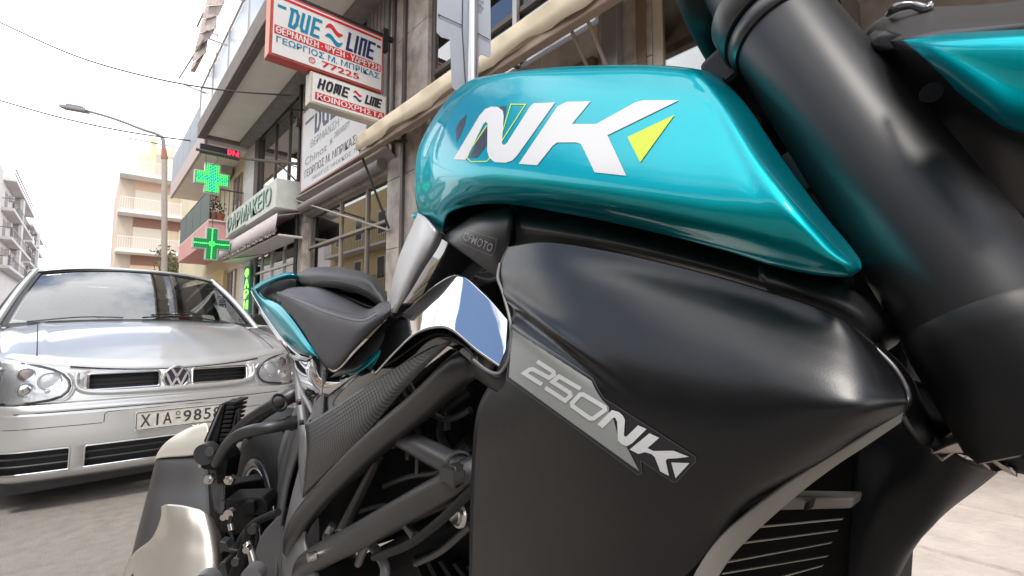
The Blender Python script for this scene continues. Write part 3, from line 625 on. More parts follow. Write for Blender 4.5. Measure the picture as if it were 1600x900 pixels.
ps = [[(466,428,.02),(478,420,.03),(500,417,.035),(535,418,.035),(573,427,.03),(592,442,.03),(604,456,.03)],
      [(465,431,.04),(478,426,.055),(502,424,.065),(538,426,.065),(575,436,.06),(594,452,.05),(605,466,.045)],
      [(466,436,.045),(480,434,.065),(505,433,.075),(540,436,.075),(572,446,.068),(592,462,.058),(604,474,.05)],
      [(470,443,.045),(486,446,.062),(510,447,.07),(542,451,.07),(570,461,.065),(590,475,.055),(603,482,.05)],
      [(474,446,.02),(488,449,.02),(512,450,.02),(542,455,.02),(570,466,.02),(590,478,.02),(602,484,.02)]]
pill = patch('pillion_seat', [PW(r) for r in ps], VINYL2, moto, nu=7, nv=6, thick=.006)
PB = bvh(pill)
stitches('pillion_stitching', [(486,442),(505,438),(530,440),(555,446),(575,454)], 26, pill, PB)
stitches('pillion_stitching', [(488,447),(510,446),(538,450),(562,457),(580,466)], 26, pill, PB)
patch('seat_gap_cover', [PW([(486,446,.02),(530,452,.03),(575,466,.03),(602,482,.03)]), PW([(500,452,.05),(535,462,.055),(572,478,.055),(602,486,.05)]), PW([(520,470,.03),(545,480,.03),(575,490,.03),(600,490,.03)])], BLACKP, moto, thick=.004)
# seat base trim running from the seat down to the side panel
patch('seat_base_trim', [PW([(609,494,.09),(590,514,.095),(562,545,.10),(538,572,.105),(515,590,.10)]), PW([(624,494,.10),(606,524,.106),(582,556,.11),(556,576,.112),(540,586,.105)]), PW([(634,490,.095),(618,520,.10),(598,548,.104),(574,570,.104),(552,584,.10)])], mat('trim_grey', (.055,.055,.06), .45), moto, thick=.004)
patch('seat_skirt', [PW([(445,478,.05),(468,515,.06),(495,556,.07),(520,582,.08),(560,545,.08),(612,492,.07)]), PW([(455,495,.05),(475,535,.06),(497,575,.07),(522,602,.08),(560,566,.085),(612,510,.07)])], BLACKP, moto, thick=.004)
patch('teal_trim_strip', [PW([(544,583,.106),(560,573,.11),(578,558,.112),(594,545,.11)]), PW([(547,587,.110),(564,579,.114),(582,565,.115),(597,549,.112)]), PW([(552,584,.106),(568,576,.108),(584,564,.108),(598,550,.107)])], TEAL, moto, thick=.002)
# teal tail panel: arm and blade
arm = [[(393,450,.055),(408,440,.06),(430,431,.062),(452,425,.055),(466,430,.04)], [(397,453,.070),(411,443,.074),(432,434,.074),(453,429,.066),(467,433,.048)], [(403,459,.060),(414,449,.064),(433,440,.064),(452,436,.056),(467,437,.04)]]
patch('tail_side_panel', [PW(r) for r in arm], TEAL, moto, thick=.004)
bl = [[(392,450,.060),(397,463,.066),(414,491,.078),(440,526,.09),(468,552,.10),(496,557,.108)], [(397,453,.078),(405,465,.086),(424,488,.098),(448,518,.107),(474,545,.114),(497,557,.113)], [(403,457,.070),(413,465,.078),(436,476,.09),(459,502,.10),(480,532,.108),(498,556,.110)]]
patch('tail_side_panel', [PW(r) for r in bl], TEAL, moto, nu=8, nv=8, thick=.004)
patch('tail_inner_grip', [PW([(402,452,.04),(425,438,.045),(455,432,.04),(475,440,.03)]), PW([(412,464,.055),(422,456,.05),(428,462,.055),(436,476,.065)]), PW([(425,470,.06),(432,470,.065),(440,478,.07),(458,500,.08)])], BLACKP, moto, thick=.004)
patch('tail_inner_liner', [PW([(436,474,.07),(455,492,.08),(475,520,.09),(497,555,.10)]), PW([(442,478,.075),(462,500,.085),(482,528,.095),(500,558,.10)])], BLACKP, moto, nv=3, thick=.004)
ch = [[(391,454,.058),(399,468,.064),(416,496,.076),(442,531,.088),(468,555,.098),(486,560,.10)], [(395,466,.050),(404,484,.058),(424,516,.070),(444,543,.08),(458,560,.088),(478,566,.095)], [(402,474,.03),(410,494,.035),(428,520,.045),(446,546,.05),(460,562,.06),(476,568,.07)]]
patch('tail_chrome_trim', [PW(r) for r in ch], GLOSS, moto, nu=7, nv=5, thick=.002)
lc = [[(458,560,.085),(468,556,.09),(480,558,.095),(488,562,.10)], [(462,590,.080),(472,588,.092),(486,590,.098),(500,590,.096)], [(470,620,.080),(482,618,.094),(500,612,.100),(530,596,.10)], [(484,650,.080),(500,634,.090),(520,612,.10),(562,580,.102)]]
patch('lower_chrome_panel', [PW(r) for r in lc], GLOSS, moto, nu=7, nv=7, thick=.002)
tub('subframe_strut', [(462,552,.075),(466,600,.08),(472,650,.085),(478,700,.085)], [.006,.007,.008,.008], CASTG, sm=4)
for q in [(470,628,.10),(474,660,.10)]: MB().disc(pw(*q), -BN, .005, .006, 12).build('strut_bolt', FRAME, moto, smooth=True)
tub('subframe_tail_rail', [(470,440,.03),(470,500,.04),(474,560,.05),(478,640,.05)], .012, BLACKP, sm=4)
# grey frame side plate
fp = [[(498,560,.085),(494,600,.088),(486,650,.09),(470,720,.092),(452,790,.094),(440,860,.094),(440,960,.09)],
      [(508,575,.098),(503,620,.10),(494,680,.104),(476,750,.106),(458,820,.108),(462,880,.110),(480,960,.11)],
      [(512,585,.09),(508,640,.095),(504,700,.10),(490,760,.104),(474,840,.108),(490,890,.11),(520,960,.11)]]
patch('frame_side_plate', [PW(r) for r in fp], CASTG, moto, thick=.005)
sw = [[(500,560,.05),(480,600,.055),(455,650,.06),(437,700,.062),(430,750,.064),(425,820,.066),(410,880,.066)],
      [(506,580,.07),(492,640,.075),(470,690,.08),(450,750,.084),(440,800,.086),(432,850,.088),(428,920,.09)]]
patch('swingarm', [PW(r) for r in sw], mat('swingarm_grey', (.12,.12,.125), .45, metal=.3), moto, nv=4, thick=.006)
# muffler : explicit distances, faceted shell
def ringrows(rows): return [[pt(*p) for p in r] for r in rows]
def mz(r, z): x = r; return z
def mrow(y, xl, xm, xr, xe, z, dy=0):
    return [(xl + 14, y, z + .16), (xl, y + 2, z + .10), (xl + 8, y + dy * .3, z + .045), (xm, y - 1 + dy * .5, z + .012), (xr - 8, y + dy, z), (xr, y + dy, z + .004), (xe, y + dy, z + .06), (xe - 8, y, z + .15)]
body = [mrow(700,252,292,322,342,1.16,-6), mrow(720,243,290,326,346,1.10,-4), mrow(760,233,288,328,350,1.05), mrow(800,223,285,330,352,1.00), mrow(860,208,280,332,352,.94), mrow(960,185,270,334,352,.86)]
patch('muffler_shell', ringrows(body), MUFD, moto, nu=6, nv=5, thick=.003)
cap = [mrow(718,242,290,326,344,1.097,-8), mrow(706,247,290,326,344,1.100,-14), mrow(692,258,294,328,342,1.11,-16), mrow(676,280,302,326,338,1.13,-14)]
capv = [[pt(*p) for p in r] for r in cap]
capv.append([pt(300 + i * 5, 666 - (i in (2,3,4,5)) * 2, 1.17) for i in range(8)])
patch('muffler_end_cap', capv, mat('muffler_cap', (.74,.70,.62), .38, metal=.5), moto, nu=6, nv=5, thick=.003)
hs = [[(252,791,.999),(262,788,.985),(282,789,.975),(300,793,.968),(322,800,.966),(334,812,.99)], [(250,812,.985),(262,812,.968),(282,812,.957),(302,816,.950),(330,826,.950),(345,836,.98)],
      [(236,842,.985),(256,842,.955),(280,842,.940),(304,846,.932),(334,850,.934),(346,856,.97)], [(206,868,.985),(240,868,.945),(274,868,.925),(304,872,.915),(336,874,.918),(347,880,.95)], [(186,915,.965),(220,915,.925),(262,915,.90),(302,915,.89),(336,915,.895),(348,915,.93)], [(170,970,.94),(210,970,.90),(258,970,.87),(302,970,.86),(336,970,.865),(348,970,.90)]]
patch('muffler_heat_shield', ringrows(hs), MUFG, moto, nu=7, nv=6, thick=.003)
patch('muffler_bracket_plate', ringrows([[(326,700,1.02),(346,690,1.02),(352,720,1.02)], [(330,760,1.0),(350,760,.99),(350,770,.99)], [(334,798,.985),(345,806,.98),(348,790,.98)]]), mat('bracket_plate', (.10,.10,.102), .4, metal=.4), moto, thick=.004)
# foot peg and its bracket
cx = ray(350, 660).normalized(); cr_ = Vector(rt); cu_ = Vector(up)
pegz = 1.0
MB().prism([pt(x, y, pegz) for x, y in [(317,690),(341,634),(346,630),(351,632),(345,662),(338,692),(326,697)]], fw * .05).build('pillion_foot_peg', RUBBER, moto, bevel=.003)
MB().tube([pt(323,690,pegz-.004), pt(346,634,pegz-.004)], .0022, 8).build('peg_edge', mat('peg_grey', (.16,.16,.165), .5), moto, smooth=True)
for k in range(9):
    t = k / 8; x = 341 + 12 * t; y = 690 - 57 * t
    MB().prism([pt(a, b, pegz - .006) for a, b in [(x, y), (x + 14, y - 1), (x + 15, y - 5), (x + 2, y - 5)]], fw * .05).build('peg_rib', RUBBER, moto, bevel=.001)
MB().prism([pt(a, b, pegz + .02) for a, b in [(350,634),(357,640),(344,694),(338,692)]], fw * .04).build('peg_core', RUBBER, moto)
def tb(name, L, r, m=FRAME, seg=16, sm=5, par=moto): return MB().tube([pt(*p) for p in L], r, seg, smooth=sm).build(name, m, par, smooth=True)
tb('peg_hanger_arm', [(345,712,.98),(362,688,.97),(384,664,.96),(420,638,.94),(455,618,.95),(476,606,.98),(512,588,1.05)], [.012,.013,.0145,.0145,.015,.016,.016], sm=5)
tb('peg_hanger_arm', [(338,724,.97),(348,706,.95),(362,688,.93),(384,675,.91),(420,668,.90),(478,656,.95),(512,648,1.0)], [.010,.0105,.011,.0112,.0115,.013,.013], mat('hanger_black', (.04,.04,.042), .38, metal=.3))
for q in [(436,629,.905,.0175),(462,615,.965,.019),(455,661,.925,.014)]:
    MB().ring(pt(*q[:3]), (pt(476,606,.89) - pt(420,638,.93)), q[3] * .88, .003, 20, 6).build('arm_weld', FRAME, moto, smooth=True)
b = MB(); b.disc(pt(329,705,.985), -fw, .021, .022, 28); b.build('peg_pivot', mat('pivot_black', (.03,.03,.032), .4), moto, smooth=True)
MB().disc(pt(329,705,.960), -fw, .009, .004, 20).build('pivot_bolt', mat('bolt_dark', (.10,.10,.105), .35, metal=.6), moto, smooth=True)
MB().prism([pt(a, b, .985) for a, b in [(317,700),(309,728),(318,734),(336,736),(338,757),(350,756),(356,720),(346,704)]], fw * .05).build('peg_bracket', BLACKP, moto, bevel=.003)
MB().prism([pt(a, b, .978) for a, b in [(311,714),(315,716),(314,730),(309,732)]], fw * .02).build('bracket_clip', STEEL, moto, bevel=.001)
for q in [(331,746,.97),(362,747,.99)]:
    b = MB(); b.disc(pt(*q), -fw, .0105, .012, 6); b.disc(pt(*q), -fw, .006, .018, 12); b.build('bracket_bolt', STEEL, moto, bevel=.001)
tb('peg_return_spring', [(372,640,1.0),(366,662,1.0),(362,690,.99)], .003, FRAME)
tb('peg_return_spring', [(374,638,1.0),(372,668,1.0),(366,690,.99)], .003, FRAME)
# rear wheel seen through the bracket gap
wc = pw(420,790,.02) if False else bk(1.28, 0.0, .31)
wheel = thing('x', 'y', 'z', (0,0,0)); bpy.data.objects.remove(wheel)
WCEN = bk(1.30, 0.0, .42)
mb = MB(); mb.ring(WCEN, BN, .25, .075, 56, 16); tyre = mb.build('rear_tyre', RUBBER, moto, smooth=True)
MB().ring(WCEN - BN * .06, BN, .20, .012, 56, 8).build('rear_rim', mat('rim_metal', (.05,.05,.052), .3, metal=.7), tyre, smooth=True)
MB().ring(WCEN - BN * .065, BN, .186, .003, 56, 6).build('rim_stripe', mat('rim_edge', (.5,.5,.5), .3, metal=.8), tyre, smooth=True)
MB().ring(WCEN - BN * .075, BN, .10, .008, 48, 6).build('brake_disc', mat('disc_steel', (.12,.12,.12), .3, metal=.9), tyre, smooth=True)
MB().disc(WCEN + BN * .05, -BN, .06, .13, 28).build('rear_hub', DARK, tyre, smooth=True)
for k in range(5):
    a = 2 * math.pi * k / 5 + .3; d = BU * math.cos(a) + Vector((0, 0, 1)) * math.sin(a)
    MB().tube([WCEN + d * .05, WCEN + d * .195], [.016, .011], 10).build('wheel_spoke', mat('spoke_black', (.02,.02,.022), .35), tyre, smooth=True)
# caliper, brake line and linkage in front of the wheel
cal = MB(); Z = .95
cal.prism([pt(a, b, Z) for a, b in [(352,780),(410,778),(418,788),(418,800),(404,806),(352,808)]], fw * .05)
cal.prism([pt(a, b, Z-.012) for a, b in [(382,784),(396,784),(398,802),(380,806),(374,796)]], fw * .02)
cal.prism([pt(a, b, Z) for a, b in [(344,806),(372,800),(400,808),(396,830),(360,838),(344,830)]], fw * .05).build('rear_brake_caliper', BLACKP, moto, bevel=.003)
MB().disc(pt(362,800,.93), -fw, .0095, .012, 18).disc(pt(352,806,.93), -fw, .006, .008, 14).build('banjo_bolt', STEEL, moto, smooth=True)
tb('brake_line', [(361,806,.92),(360,822,.915),(363,840,.91),(366,858,.90)], [.004,.0045,.003,.003], RUBBER)
MB().tube([pt(360,818,.915), pt(362,828,.913)], .0055, 10).build('line_fitting', STEEL, moto, smooth=True)
tb('brake_hose', [(435,800,.84),(415,808,.85),(396,818,.86),(384,832,.865),(372,852,.87),(356,896,.86)], .0065, RUBBER)
tb('master_cylinder', [(392,826,.85),(388,842,.85),(382,866,.845),(368,900,.84)], [.011,.010,.012,.013], BLACKP)
tb('push_rod', [(386,848,.835),(392,862,.83),(398,884,.825)], [.0075,.006,.008], STEEL)
tb('bleed_hose', [(399,822,.84),(402,840,.84),(396,862,.84),(393,890,.835)], .0035, RUBBER)
for q in [(398,824,.835,.008),(372,874,.84,.007),(389,855,.83,.006)]:
    MB().disc(pt(*q[:3]), -fw, q[3], .01, 14).build('linkage_bolt', FRAME if q[3] == .008 else STEEL, moto, smooth=True)
MB().prism([pt(a, b, .86) for a, b in [(342,846),(352,848),(358,858),(372,860),(368,866),(350,862),(343,866)]], fw * .02).prism([pt(a, b, .84) for a, b in [(330,900),(344,880),(352,878),(356,905)]], fw * .03).build('exhaust_hanger', FRAME, moto, bevel=.002)
b = MB(); b.disc(pt(402,892,.80), -fw, .017, .02, 24); b.disc(pt(330,905,.80), -fw, .02, .02, 24); b.build('linkage_pivot', mat('pivot_grey', (.16,.16,.165), .4, metal=.5), moto, smooth=True)
MB().prism([pt(a, b, .93) for a, b in [(385,872),(412,830),(440,800),(450,880),(440,940),(390,940)]], fw * .06).build('swingarm_pivot_cover', mat('pivot_cover', (.08,.08,.083), .45), moto, bevel=.004)
MB().prism([pt(a, b, 1.10) for a, b in [(345,760),(450,740),(470,940),(320,960)]], fw * .05).build('rear_mudguard', DARK, moto, bevel=.004)
mud = [[(380,680,1.2),(410,662,1.15),(450,652,1.05),(478,650,.98)], [(400,700,1.2),(430,690,1.15),(458,690,1.05),(478,690,.98)], [(440,730,1.2),(450,740,1.15),(458,745,1.05),(465,750,.98)]]
patch('tyre_hugger', ringrows(mud), BLACKP, moto, thick=.005)
# ------------------------------------------------------------------ setting: road, pavement, buildings
CONC = mat('painted_concrete', (.36,.335,.31), .85, var=.12, vscale=2.5, bump=.3, bscale=40)
SOFF = mat('soffit_paint', (.80,.75,.69), .85, var=.06, vscale=1.5, bump=.1, bscale=30)
EDGE = mat('slab_edge', (.20,.17,.155), .8, var=.2, vscale=6, bump=.3, bscale=50)
STONE = mat('stone_cladding', (.40,.345,.305), .42, var=.38, vscale=5, bump=.12, bscale=30)
STONE2 = mat('stone_cladding_pale', (.46,.41,.37), .45, var=.30, vscale=4, bump=.12, bscale=30)
DKWIN = mat('window_metal', (.13,.11,.10), .45, metal=.5)
ALU = mat('aluminium_frame', (.50,.48,.45), .4, metal=.6)
BEIGEF = mat('beige_frame', (.52,.45,.37), .5)
CANV = mat('awning_canvas_beige', (.72,.62,.46), .85, var=.08, vscale=5, bump=.2, bscale=300)
CANV2 = mat('awning_canvas_grey', (.30,.25,.24), .85, var=.08, vscale=5, bump=.2, bscale=300)
WHT = mat('white_board', (.82,.81,.80), .5, var=.03, vscale=3)
GLASS = glass_mat('shop_glass', (.78,.80,.80), base=.10, power=1.2)
GLASSD = glass_mat('upper_glass', (.6,.62,.62), base=.14, power=1.3)
PIPE = mat('dark_pipe', (.04,.037,.036), .5, metal=.4)
SIGNW = mat('sign_white', (.74,.73,.72), .35); SIGNR = mat('sign_red', (.62,.03,.04), .35); SIGNB = mat('sign_blue', (.01,.22,.36), .35); SIGNN = mat('sign_navy', (.02,.03,.12), .4)
def tagm(o, label=None, cat=None, group=None, kind=None): return tag(o, label, cat, group, kind)
# ground
ASPH = mat('asphalt', (.24,.215,.19), .85, var=.16, vscale=14, bump=1.0, bscale=120)
tagm(mk('road', [(-9,-40,0),(1.55,-40,0),(1.55,400,0),(-9,400,0)], [(0,1,2,3)], ASPH), kind='structure')
tagm(mk('ground', [(-900,-900,-.06),(900,-900,-.06),(900,900,-.06),(-900,900,-.06)], [(0,1,2,3)], mat('far_ground', (.2,.19,.18), .9, var=.15, vscale=.5)), kind='structure')
kb = MB()
for i in range(40): kb.box((1.5,-8+i*1.0+.005,-.04),(1.68,-8+(i+1)*1.0-.005,.12))
tagm(kb.build('kerb', mat('kerb_stone', (.36,.34,.32), .8, var=.15, vscale=6, bump=.3, bscale=60), bevel=.012), kind='structure')
pv = MB().box((1.682,-40,-.05),(30,60,.095)).build('pavement', mat('paving_bed', (.16,.14,.13), .9, var=.2, vscale=12), None)
tagm(pv, kind='structure')
TILE = mat('paving_tile', (.58,.51,.46), .72, var=.13, vscale=6, bump=.5, bscale=45, rvar=.1)
tm = []
for v in range(4):
    b = MB(); j = [random.uniform(-.006,.006) for _ in range(8)]
    b.add([(.004+j[0]*.4,.004,0),(.689,.004+j[1]*.4,0),(.690,.690+j[2]*.4,0),(.004,.690,0),(.010,.010,.024),(.684,.012,.025),(.682,.684,.0242),(.012,.683,.0255)],[(4,5,6,7),(0,1,5,4),(1,2,6,5),(2,3,7,6),(3,0,4,7)])
    me = bpy.data.meshes.new('paving_slab'); me.from_pydata([tuple(q) for q in b.v],[],b.f); me.materials.append(TILE); tm.append(me)
cnt = 0
for i in range(4, 12):
    for k in range(-3, 5):
        o = bpy.data.objects.new('paving_slab', tm[(i*7+k*3) % 4]); COL.objects.link(o); o.parent = pv
        o.location = (1.70+(i-4)*.70+(i*13%3)*.001, k*.70-.25+.003*((i+k)%2), .0955+random.uniform(0,.003)); cnt += 1
b = MB()
for i in range(12, 40):
    for k in range(-6, 12):
        x = 1.70+(i-4)*.70; y = k*.70-.25; b.add([(x+.008,y+.008,.12),(x+.69,y+.008,.12),(x+.69,y+.69,.12),(x+.008,y+.69,.12)],[(0,1,2,3)])
tag(b.build('paving_slab_field', TILE, pv), kind='stuff')

# ---- helper : windows with frame bars
def glazed(name, X, y0, y1, z0, z1, par, frame=DKWIN, bars_y=(), bars_z=(), fw_=.05, depth=.05, glass=GLASSD):
    y0, y1 = min(y0, y1), max(y0, y1)
    f = MB(); f.box((X, y0, z0), (X+depth, y1, z0+fw_)); f.box((X, y0, z1-fw_), (X+depth, y1, z1)); f.box((X+.002, y0, z0+fw_), (X+depth, y0+fw_, z1-fw_)); f.box((X+.002, y1-fw_, z0+fw_), (X+depth, y1, z1-fw_))
    o = f.build(name, frame, par, bevel=.003)
    for y in bars_y: MB().box((X-.006, y-fw_*.4, z0+fw_), (X+depth, y+fw_*.4, z1-fw_)).build('mullion', frame, o, bevel=.002)
    for z in bars_z: MB().box((X-.012, y0+fw_, z-fw_*.4), (X+depth, y1-fw_, z+fw_*.4)).build('transom', frame, o, bevel=.002)
    MB().box((X+depth*.5, y0+fw_*.5, z0+fw_*.5), (X+depth*.5+.006, y1-fw_*.5, z1-fw_*.5)).build('pane', glass, o)
    return o
def slabs(par, x0, x1, y0, y1, z0, z1, n, m=STONE, name='cladding_slab'):
    h = (z1-z0)/n
    for i in range(n): MB().box((x0, y0+.002, z0+i*h+.003), (x1, y1-.002, z0+(i+1)*h-.003)).build(name, m, par, bevel=.004)

# ============ shop building (X 2.9) with boiler-shop signs
FX = 2.9
shop = thing('shop_building', 'stone clad building with dark shop windows beneath a wide concrete balcony, behind the motorcycle', 'building', (FX, 3.5, 0))
slabs(shop, FX-.02, FX+.30, 4.80, 5.78, .12, 5.6, 6, STONE)
slabs(shop, FX-.02, FX+.30, 9.05, 9.42, .12, 5.6, 6, STONE)
slabs(shop, FX-.02, FX+.30, 1.78, 2.25, .12, 5.6, 6, STONE)
MB().box((FX-.06, 5.30, .12), (FX-.021, 5.36, 5.6)).box((FX-.06, 5.60, 3.2), (FX-.021, 5.66, 5.6)).build('facade_strip', DKWIN, shop, bevel=.003)
MB().box((FX-.10, 2.02, .12), (FX-.021, 2.16, 5.6)).build('steel_post', mat('post_steel', (.30,.29,.29), .5, metal=.5), shop, bevel=.004)
MB().box((FX-.035, 1.82, .12), (FX-.021, 1.90, 5.6)).build('wood_trim', mat('brown_trim', (.20,.13,.085), .6), shop, bevel=.003)
# ground floor windows
ZB = .72
glazed('shop_window', FX+.06, 5.78, 9.05, ZB, 3.0, shop, BEIGEF if False else mat('tan_frame', (.36,.31,.26), .5, metal=.3), bars_y=(6.58, 7.55), bars_z=(2.38,), glass=GLASS)
MB().box((FX, 5.78, .12), (FX+.12, 9.05, ZB)).build('stall_riser', STONE, shop, bevel=.004)
glazed('shop_window', FX+.06, 2.25, 4.80, .9, 3.0, shop, ALU, bars_y=(3.6,), bars_z=(2.38,), glass=GLASS)
MB().box((FX, 2.25, .12), (FX+.12, 4.80, .9)).build('stall_riser', STONE, shop, bevel=.004)
glazed('shop_window', FX-.01, .95, 1.78, .4, 3.6, shop, BEIGEF, bars_y=(), bars_z=(), fw_=.07, glass=GLASS)
MB().box((FX-.012, 4.70, .9), (FX+.05, 4.80, 3.0)).build('door_jamb', ALU, shop, bevel=.003)
# lintel panels between shop front and upper glazing
for i, (a, c) in enumerate([(2.25,2.9),(2.9,3.6),(3.6,4.25),(4.25,4.80)]): MB().box((FX-.02, a+.003, 3.0), (FX+.2, c-.003, 3.32)).build('lintel_panel', STONE2, shop, bevel=.004)
for i in range(5): a = 5.78+i*.654; MB().box((FX-.02, a+.003, 3.0), (FX+.2, a+.65, 3.32)).build('lintel_panel', STONE, shop, bevel=.004)
MB().box((FX-.10, 2.25, 2.94), (FX-.022, 4.80, 3.03)).build('shutter_rail', mat('brown_rail', (.16,.11,.08), .6), shop, bevel=.006)
MB().tube([(FX-.09, 5.8, 3.10), (FX-.09, 9.05, 3.10)], .075, 18).build('shutter_roll', mat('roll_grey', (.30,.27,.245), .6, var=.1), shop, smooth=True)
MB().box((FX-.03, .9, 3.62), (FX+.25, 1.78, 5.6)).build('upper_panel', STONE2, shop, bevel=.004)
# upper glazing
glazed('upper_window', FX+.03, 2.25, 4.80, 3.34, 5.56, shop, DKWIN, bars_y=(4.0, 4.35,), bars_z=(3.95,), fw_=.07)
MB().box((FX-.01, 3.22, 3.40), (FX+.03, 3.28, 5.5)).build('pale_mullion', ALU, shop, bevel=.002)
glazed('upper_window', FX+.03, 5.78, 9.05, 3.34, 5.56, shop, DKWIN, bars_y=(6.8, 7.9), bars_z=(), fw_=.06)
# fluted wall beside the sign
for i in range(6): MB().box((FX-.05, 5.80+i*.115, 3.34), (FX+.02, 5.80+i*.115+.10, 5.6)).build('flute', mat('flute_grey', (.22,.20,.185), .7, var=.15), shop, bevel=.01)
# interiors
MB().box((4.3, -9, 0), (4.5, .9, 5.6)).build('recessed_wall', STONE2, shop)
MB().box((FX+.3, -9, 3.40), (FX+9, 0, 5.64)).build('core', CONC, shop)
INT = mat('interior_wall', (.20,.175,.15), .9, var=.2, vscale=2)
b = MB(); b.box((FX+2.6, .95, .12), (FX+2.7, 9.42, 5.6)); b.box((FX+.32, .9, .115), (FX+2.6, 9.4, .13)); b.box((FX+.1, .9, 3.1), (FX+2.6, 9.42, 3.3)); b.box((FX+.1, 4.9, .13), (FX+2.6, 5.0, 3.1)); b.box((FX+.1,.86,.12),(FX+2.7,.93,5.6)); b.box((FX+.1,9.36,.12),(FX+2.6,9.42,5.6))
b.build('interior', INT, shop)
# body, upper floors and balcony
MB().box((FX+.32, .0, 3.40), (FX+9, 9.40, 5.64)).build('core', CONC, shop)
MB().box((FX, -9, 5.85), (FX+9, 13.85, 11)).build('upper_storeys', mat('plaster_pale', (.50,.47,.44), .85, var=.08), shop)
MB().box((1.84, -9, 5.66), (FX+9, 13.60, 5.84)).build('balcony_slab', SOFF, shop, bevel=.01)
MB().box((1.76, -9, 5.56), (1.838, 13.70, 5.92)).box((1.838, 13.602, 5.58), (FX+.2, 13.70, 5.92)).build('slab_edge_beam', EDGE, shop, bevel=.008)
MB().box((1.80, -9, 5.53), (1.92, 13.58, 5.658)).build('drip_edge', mat('drip_brown', (.13,.105,.095), .8, var=.25, vscale=20), shop, bevel=.006)
MB().box((FX-.25, -9, 5.52), (FX-.0, 13.5, 5.657)).build('beam', mat('beam_grey', (.22,.205,.195), .8, var=.2), shop, bevel=.01)
RAILP = glass_mat('rail_glass', (.62,.68,.74), base=.25, power=1.2, rough=.08)
for i in range(11):
    y1 = 13.64-i*1.6; MB().box((1.79, y1-1.56, 5.99), (1.805, y1, 6.72)).build('railing_panel', mat('railing_sheet', (.36,.41,.47), .3, metal=.3), shop, bevel=.002)
    MB().box((1.77, y1, 5.93), (1.80, y1+.035, 6.80)).build('railing_post', ALU, shop)
MB().tube([(1.79,-9,6.80),(1.79,13.66,6.80)], .022, 10).tube([(1.79,-9,5.965),(1.79,13.66,5.965)], .016, 8).build('railing_bar', ALU, shop, smooth=True)
# second balcony above
MB().box((1.84, -9, 8.75), (FX, 12.3, 8.93)).build('balcony_slab', SOFF, shop, bevel=.01)
MB().box((1.76, -9, 8.66), (1.838, 12.38, 9.05)).box((1.838,12.302,8.66),(FX,12.38,9.05)).build('slab_edge_beam', EDGE, shop, bevel=.008)

# ============ pharmacy building
pharm = thing('pharmacy_building', 'narrow glass fronted pharmacy building with pale marble piers between shop and pink balcony', 'building', (FX, 11.6, 0))
MARB = mat('pale_marble', (.62,.61,.60), .4, var=.10, vscale=5)
slabs(pharm, FX-.02, FX+.3, 12.95, 13.95, .12, 5.56, 7, MARB)
slabs(pharm, FX-.02, FX+.3, 9.43, 9.60, .12, 5.56, 5, STONE)
glazed('upper_window', FX+.03, 9.60, 12.60, 3.50, 5.54, pharm, DKWIN, bars_y=(10.35, 11.35), fw_=.06, glass=glass_mat('pale_glass', (.75,.78,.80), base=.22, power=1.6))
MB().box((FX+.10, 9.66, 3.56), (FX+.12, 12.54, 5.48)).build('curtain', mat('curtain_white', (.62,.63,.64), .9, var=.05), pharm)
MB().box((FX-.02, 12.60, 3.3), (FX+.1, 12.95, 5.56)).build('dark_jamb', mat('jamb_brown', (.10,.085,.08), .6), pharm, bevel=.004)
glazed('pharmacy_shopfront', FX+.05, 9.60, 12.95, .25, 2.72, pharm, mat('alu_light', (.62,.62,.62), .35, metal=.5), bars_y=(10.5, 11.4, 12.2), bars_z=(2.2,), fw_=.06, glass=GLASS)
MB().box((FX, 9.60, 2.72), (FX+.2, 12.95, 3.48)).build('fascia_panel', mat('dark_fascia', (.06,.055,.055), .6), pharm, bevel=.004)
MB().box((FX+.32, 9.43, 0), (FX+9, 13.95, 5.64)).build('interior', INT, pharm)
for y0 in (9.9, 10.7, 11.6, 12.3):
    MB().box((FX+.12, y0, .5), (FX+.13, y0+.45, 1.9)).build('window_poster', mat('poster_pale', (.55,.58,.55), .7, var=.3, vscale=12), pharm)
# pharmacy fascia sign box
psb = thing('pharmacy_sign', 'pale box sign with green Greek pharmacy lettering above the grey awning', 'sign', (2.4, 10.6, 3.05))
MB().box((2.40, 9.14, 3.08), (2.88, 13.3, 3.62)).build('sign_box', mat('sign_pale', (.60,.62,.57), .55, var=.1, vscale=6), psb, bevel=.01)
GRN = mat('letter_green', (.08,.20,.14), .5); GRNL = mat('letter_face', (.42,.52,.46), .5)
lettering('lettering', 'ΦΑΡΜΑΚΕΙΟ', (2.392, 13.1, 3.17), (2.392, 9.40, 3.17), (2.392, 13.1, 3.55), GRN, psb, bold=.045)
lettering('lettering_face', 'ΦΑΡΜΑΚΕΙΟ', (2.387, 13.12, 3.185), (2.387, 9.43, 3.185), (2.387, 13.12, 3.565), GRNL, psb, bold=.005)
MB().box((2.385, 11.3, 3.10), (2.398, 12.9, 3.125)).build('small_print_strip', mat('strip_grey', (.35,.38,.36), .6), psb)
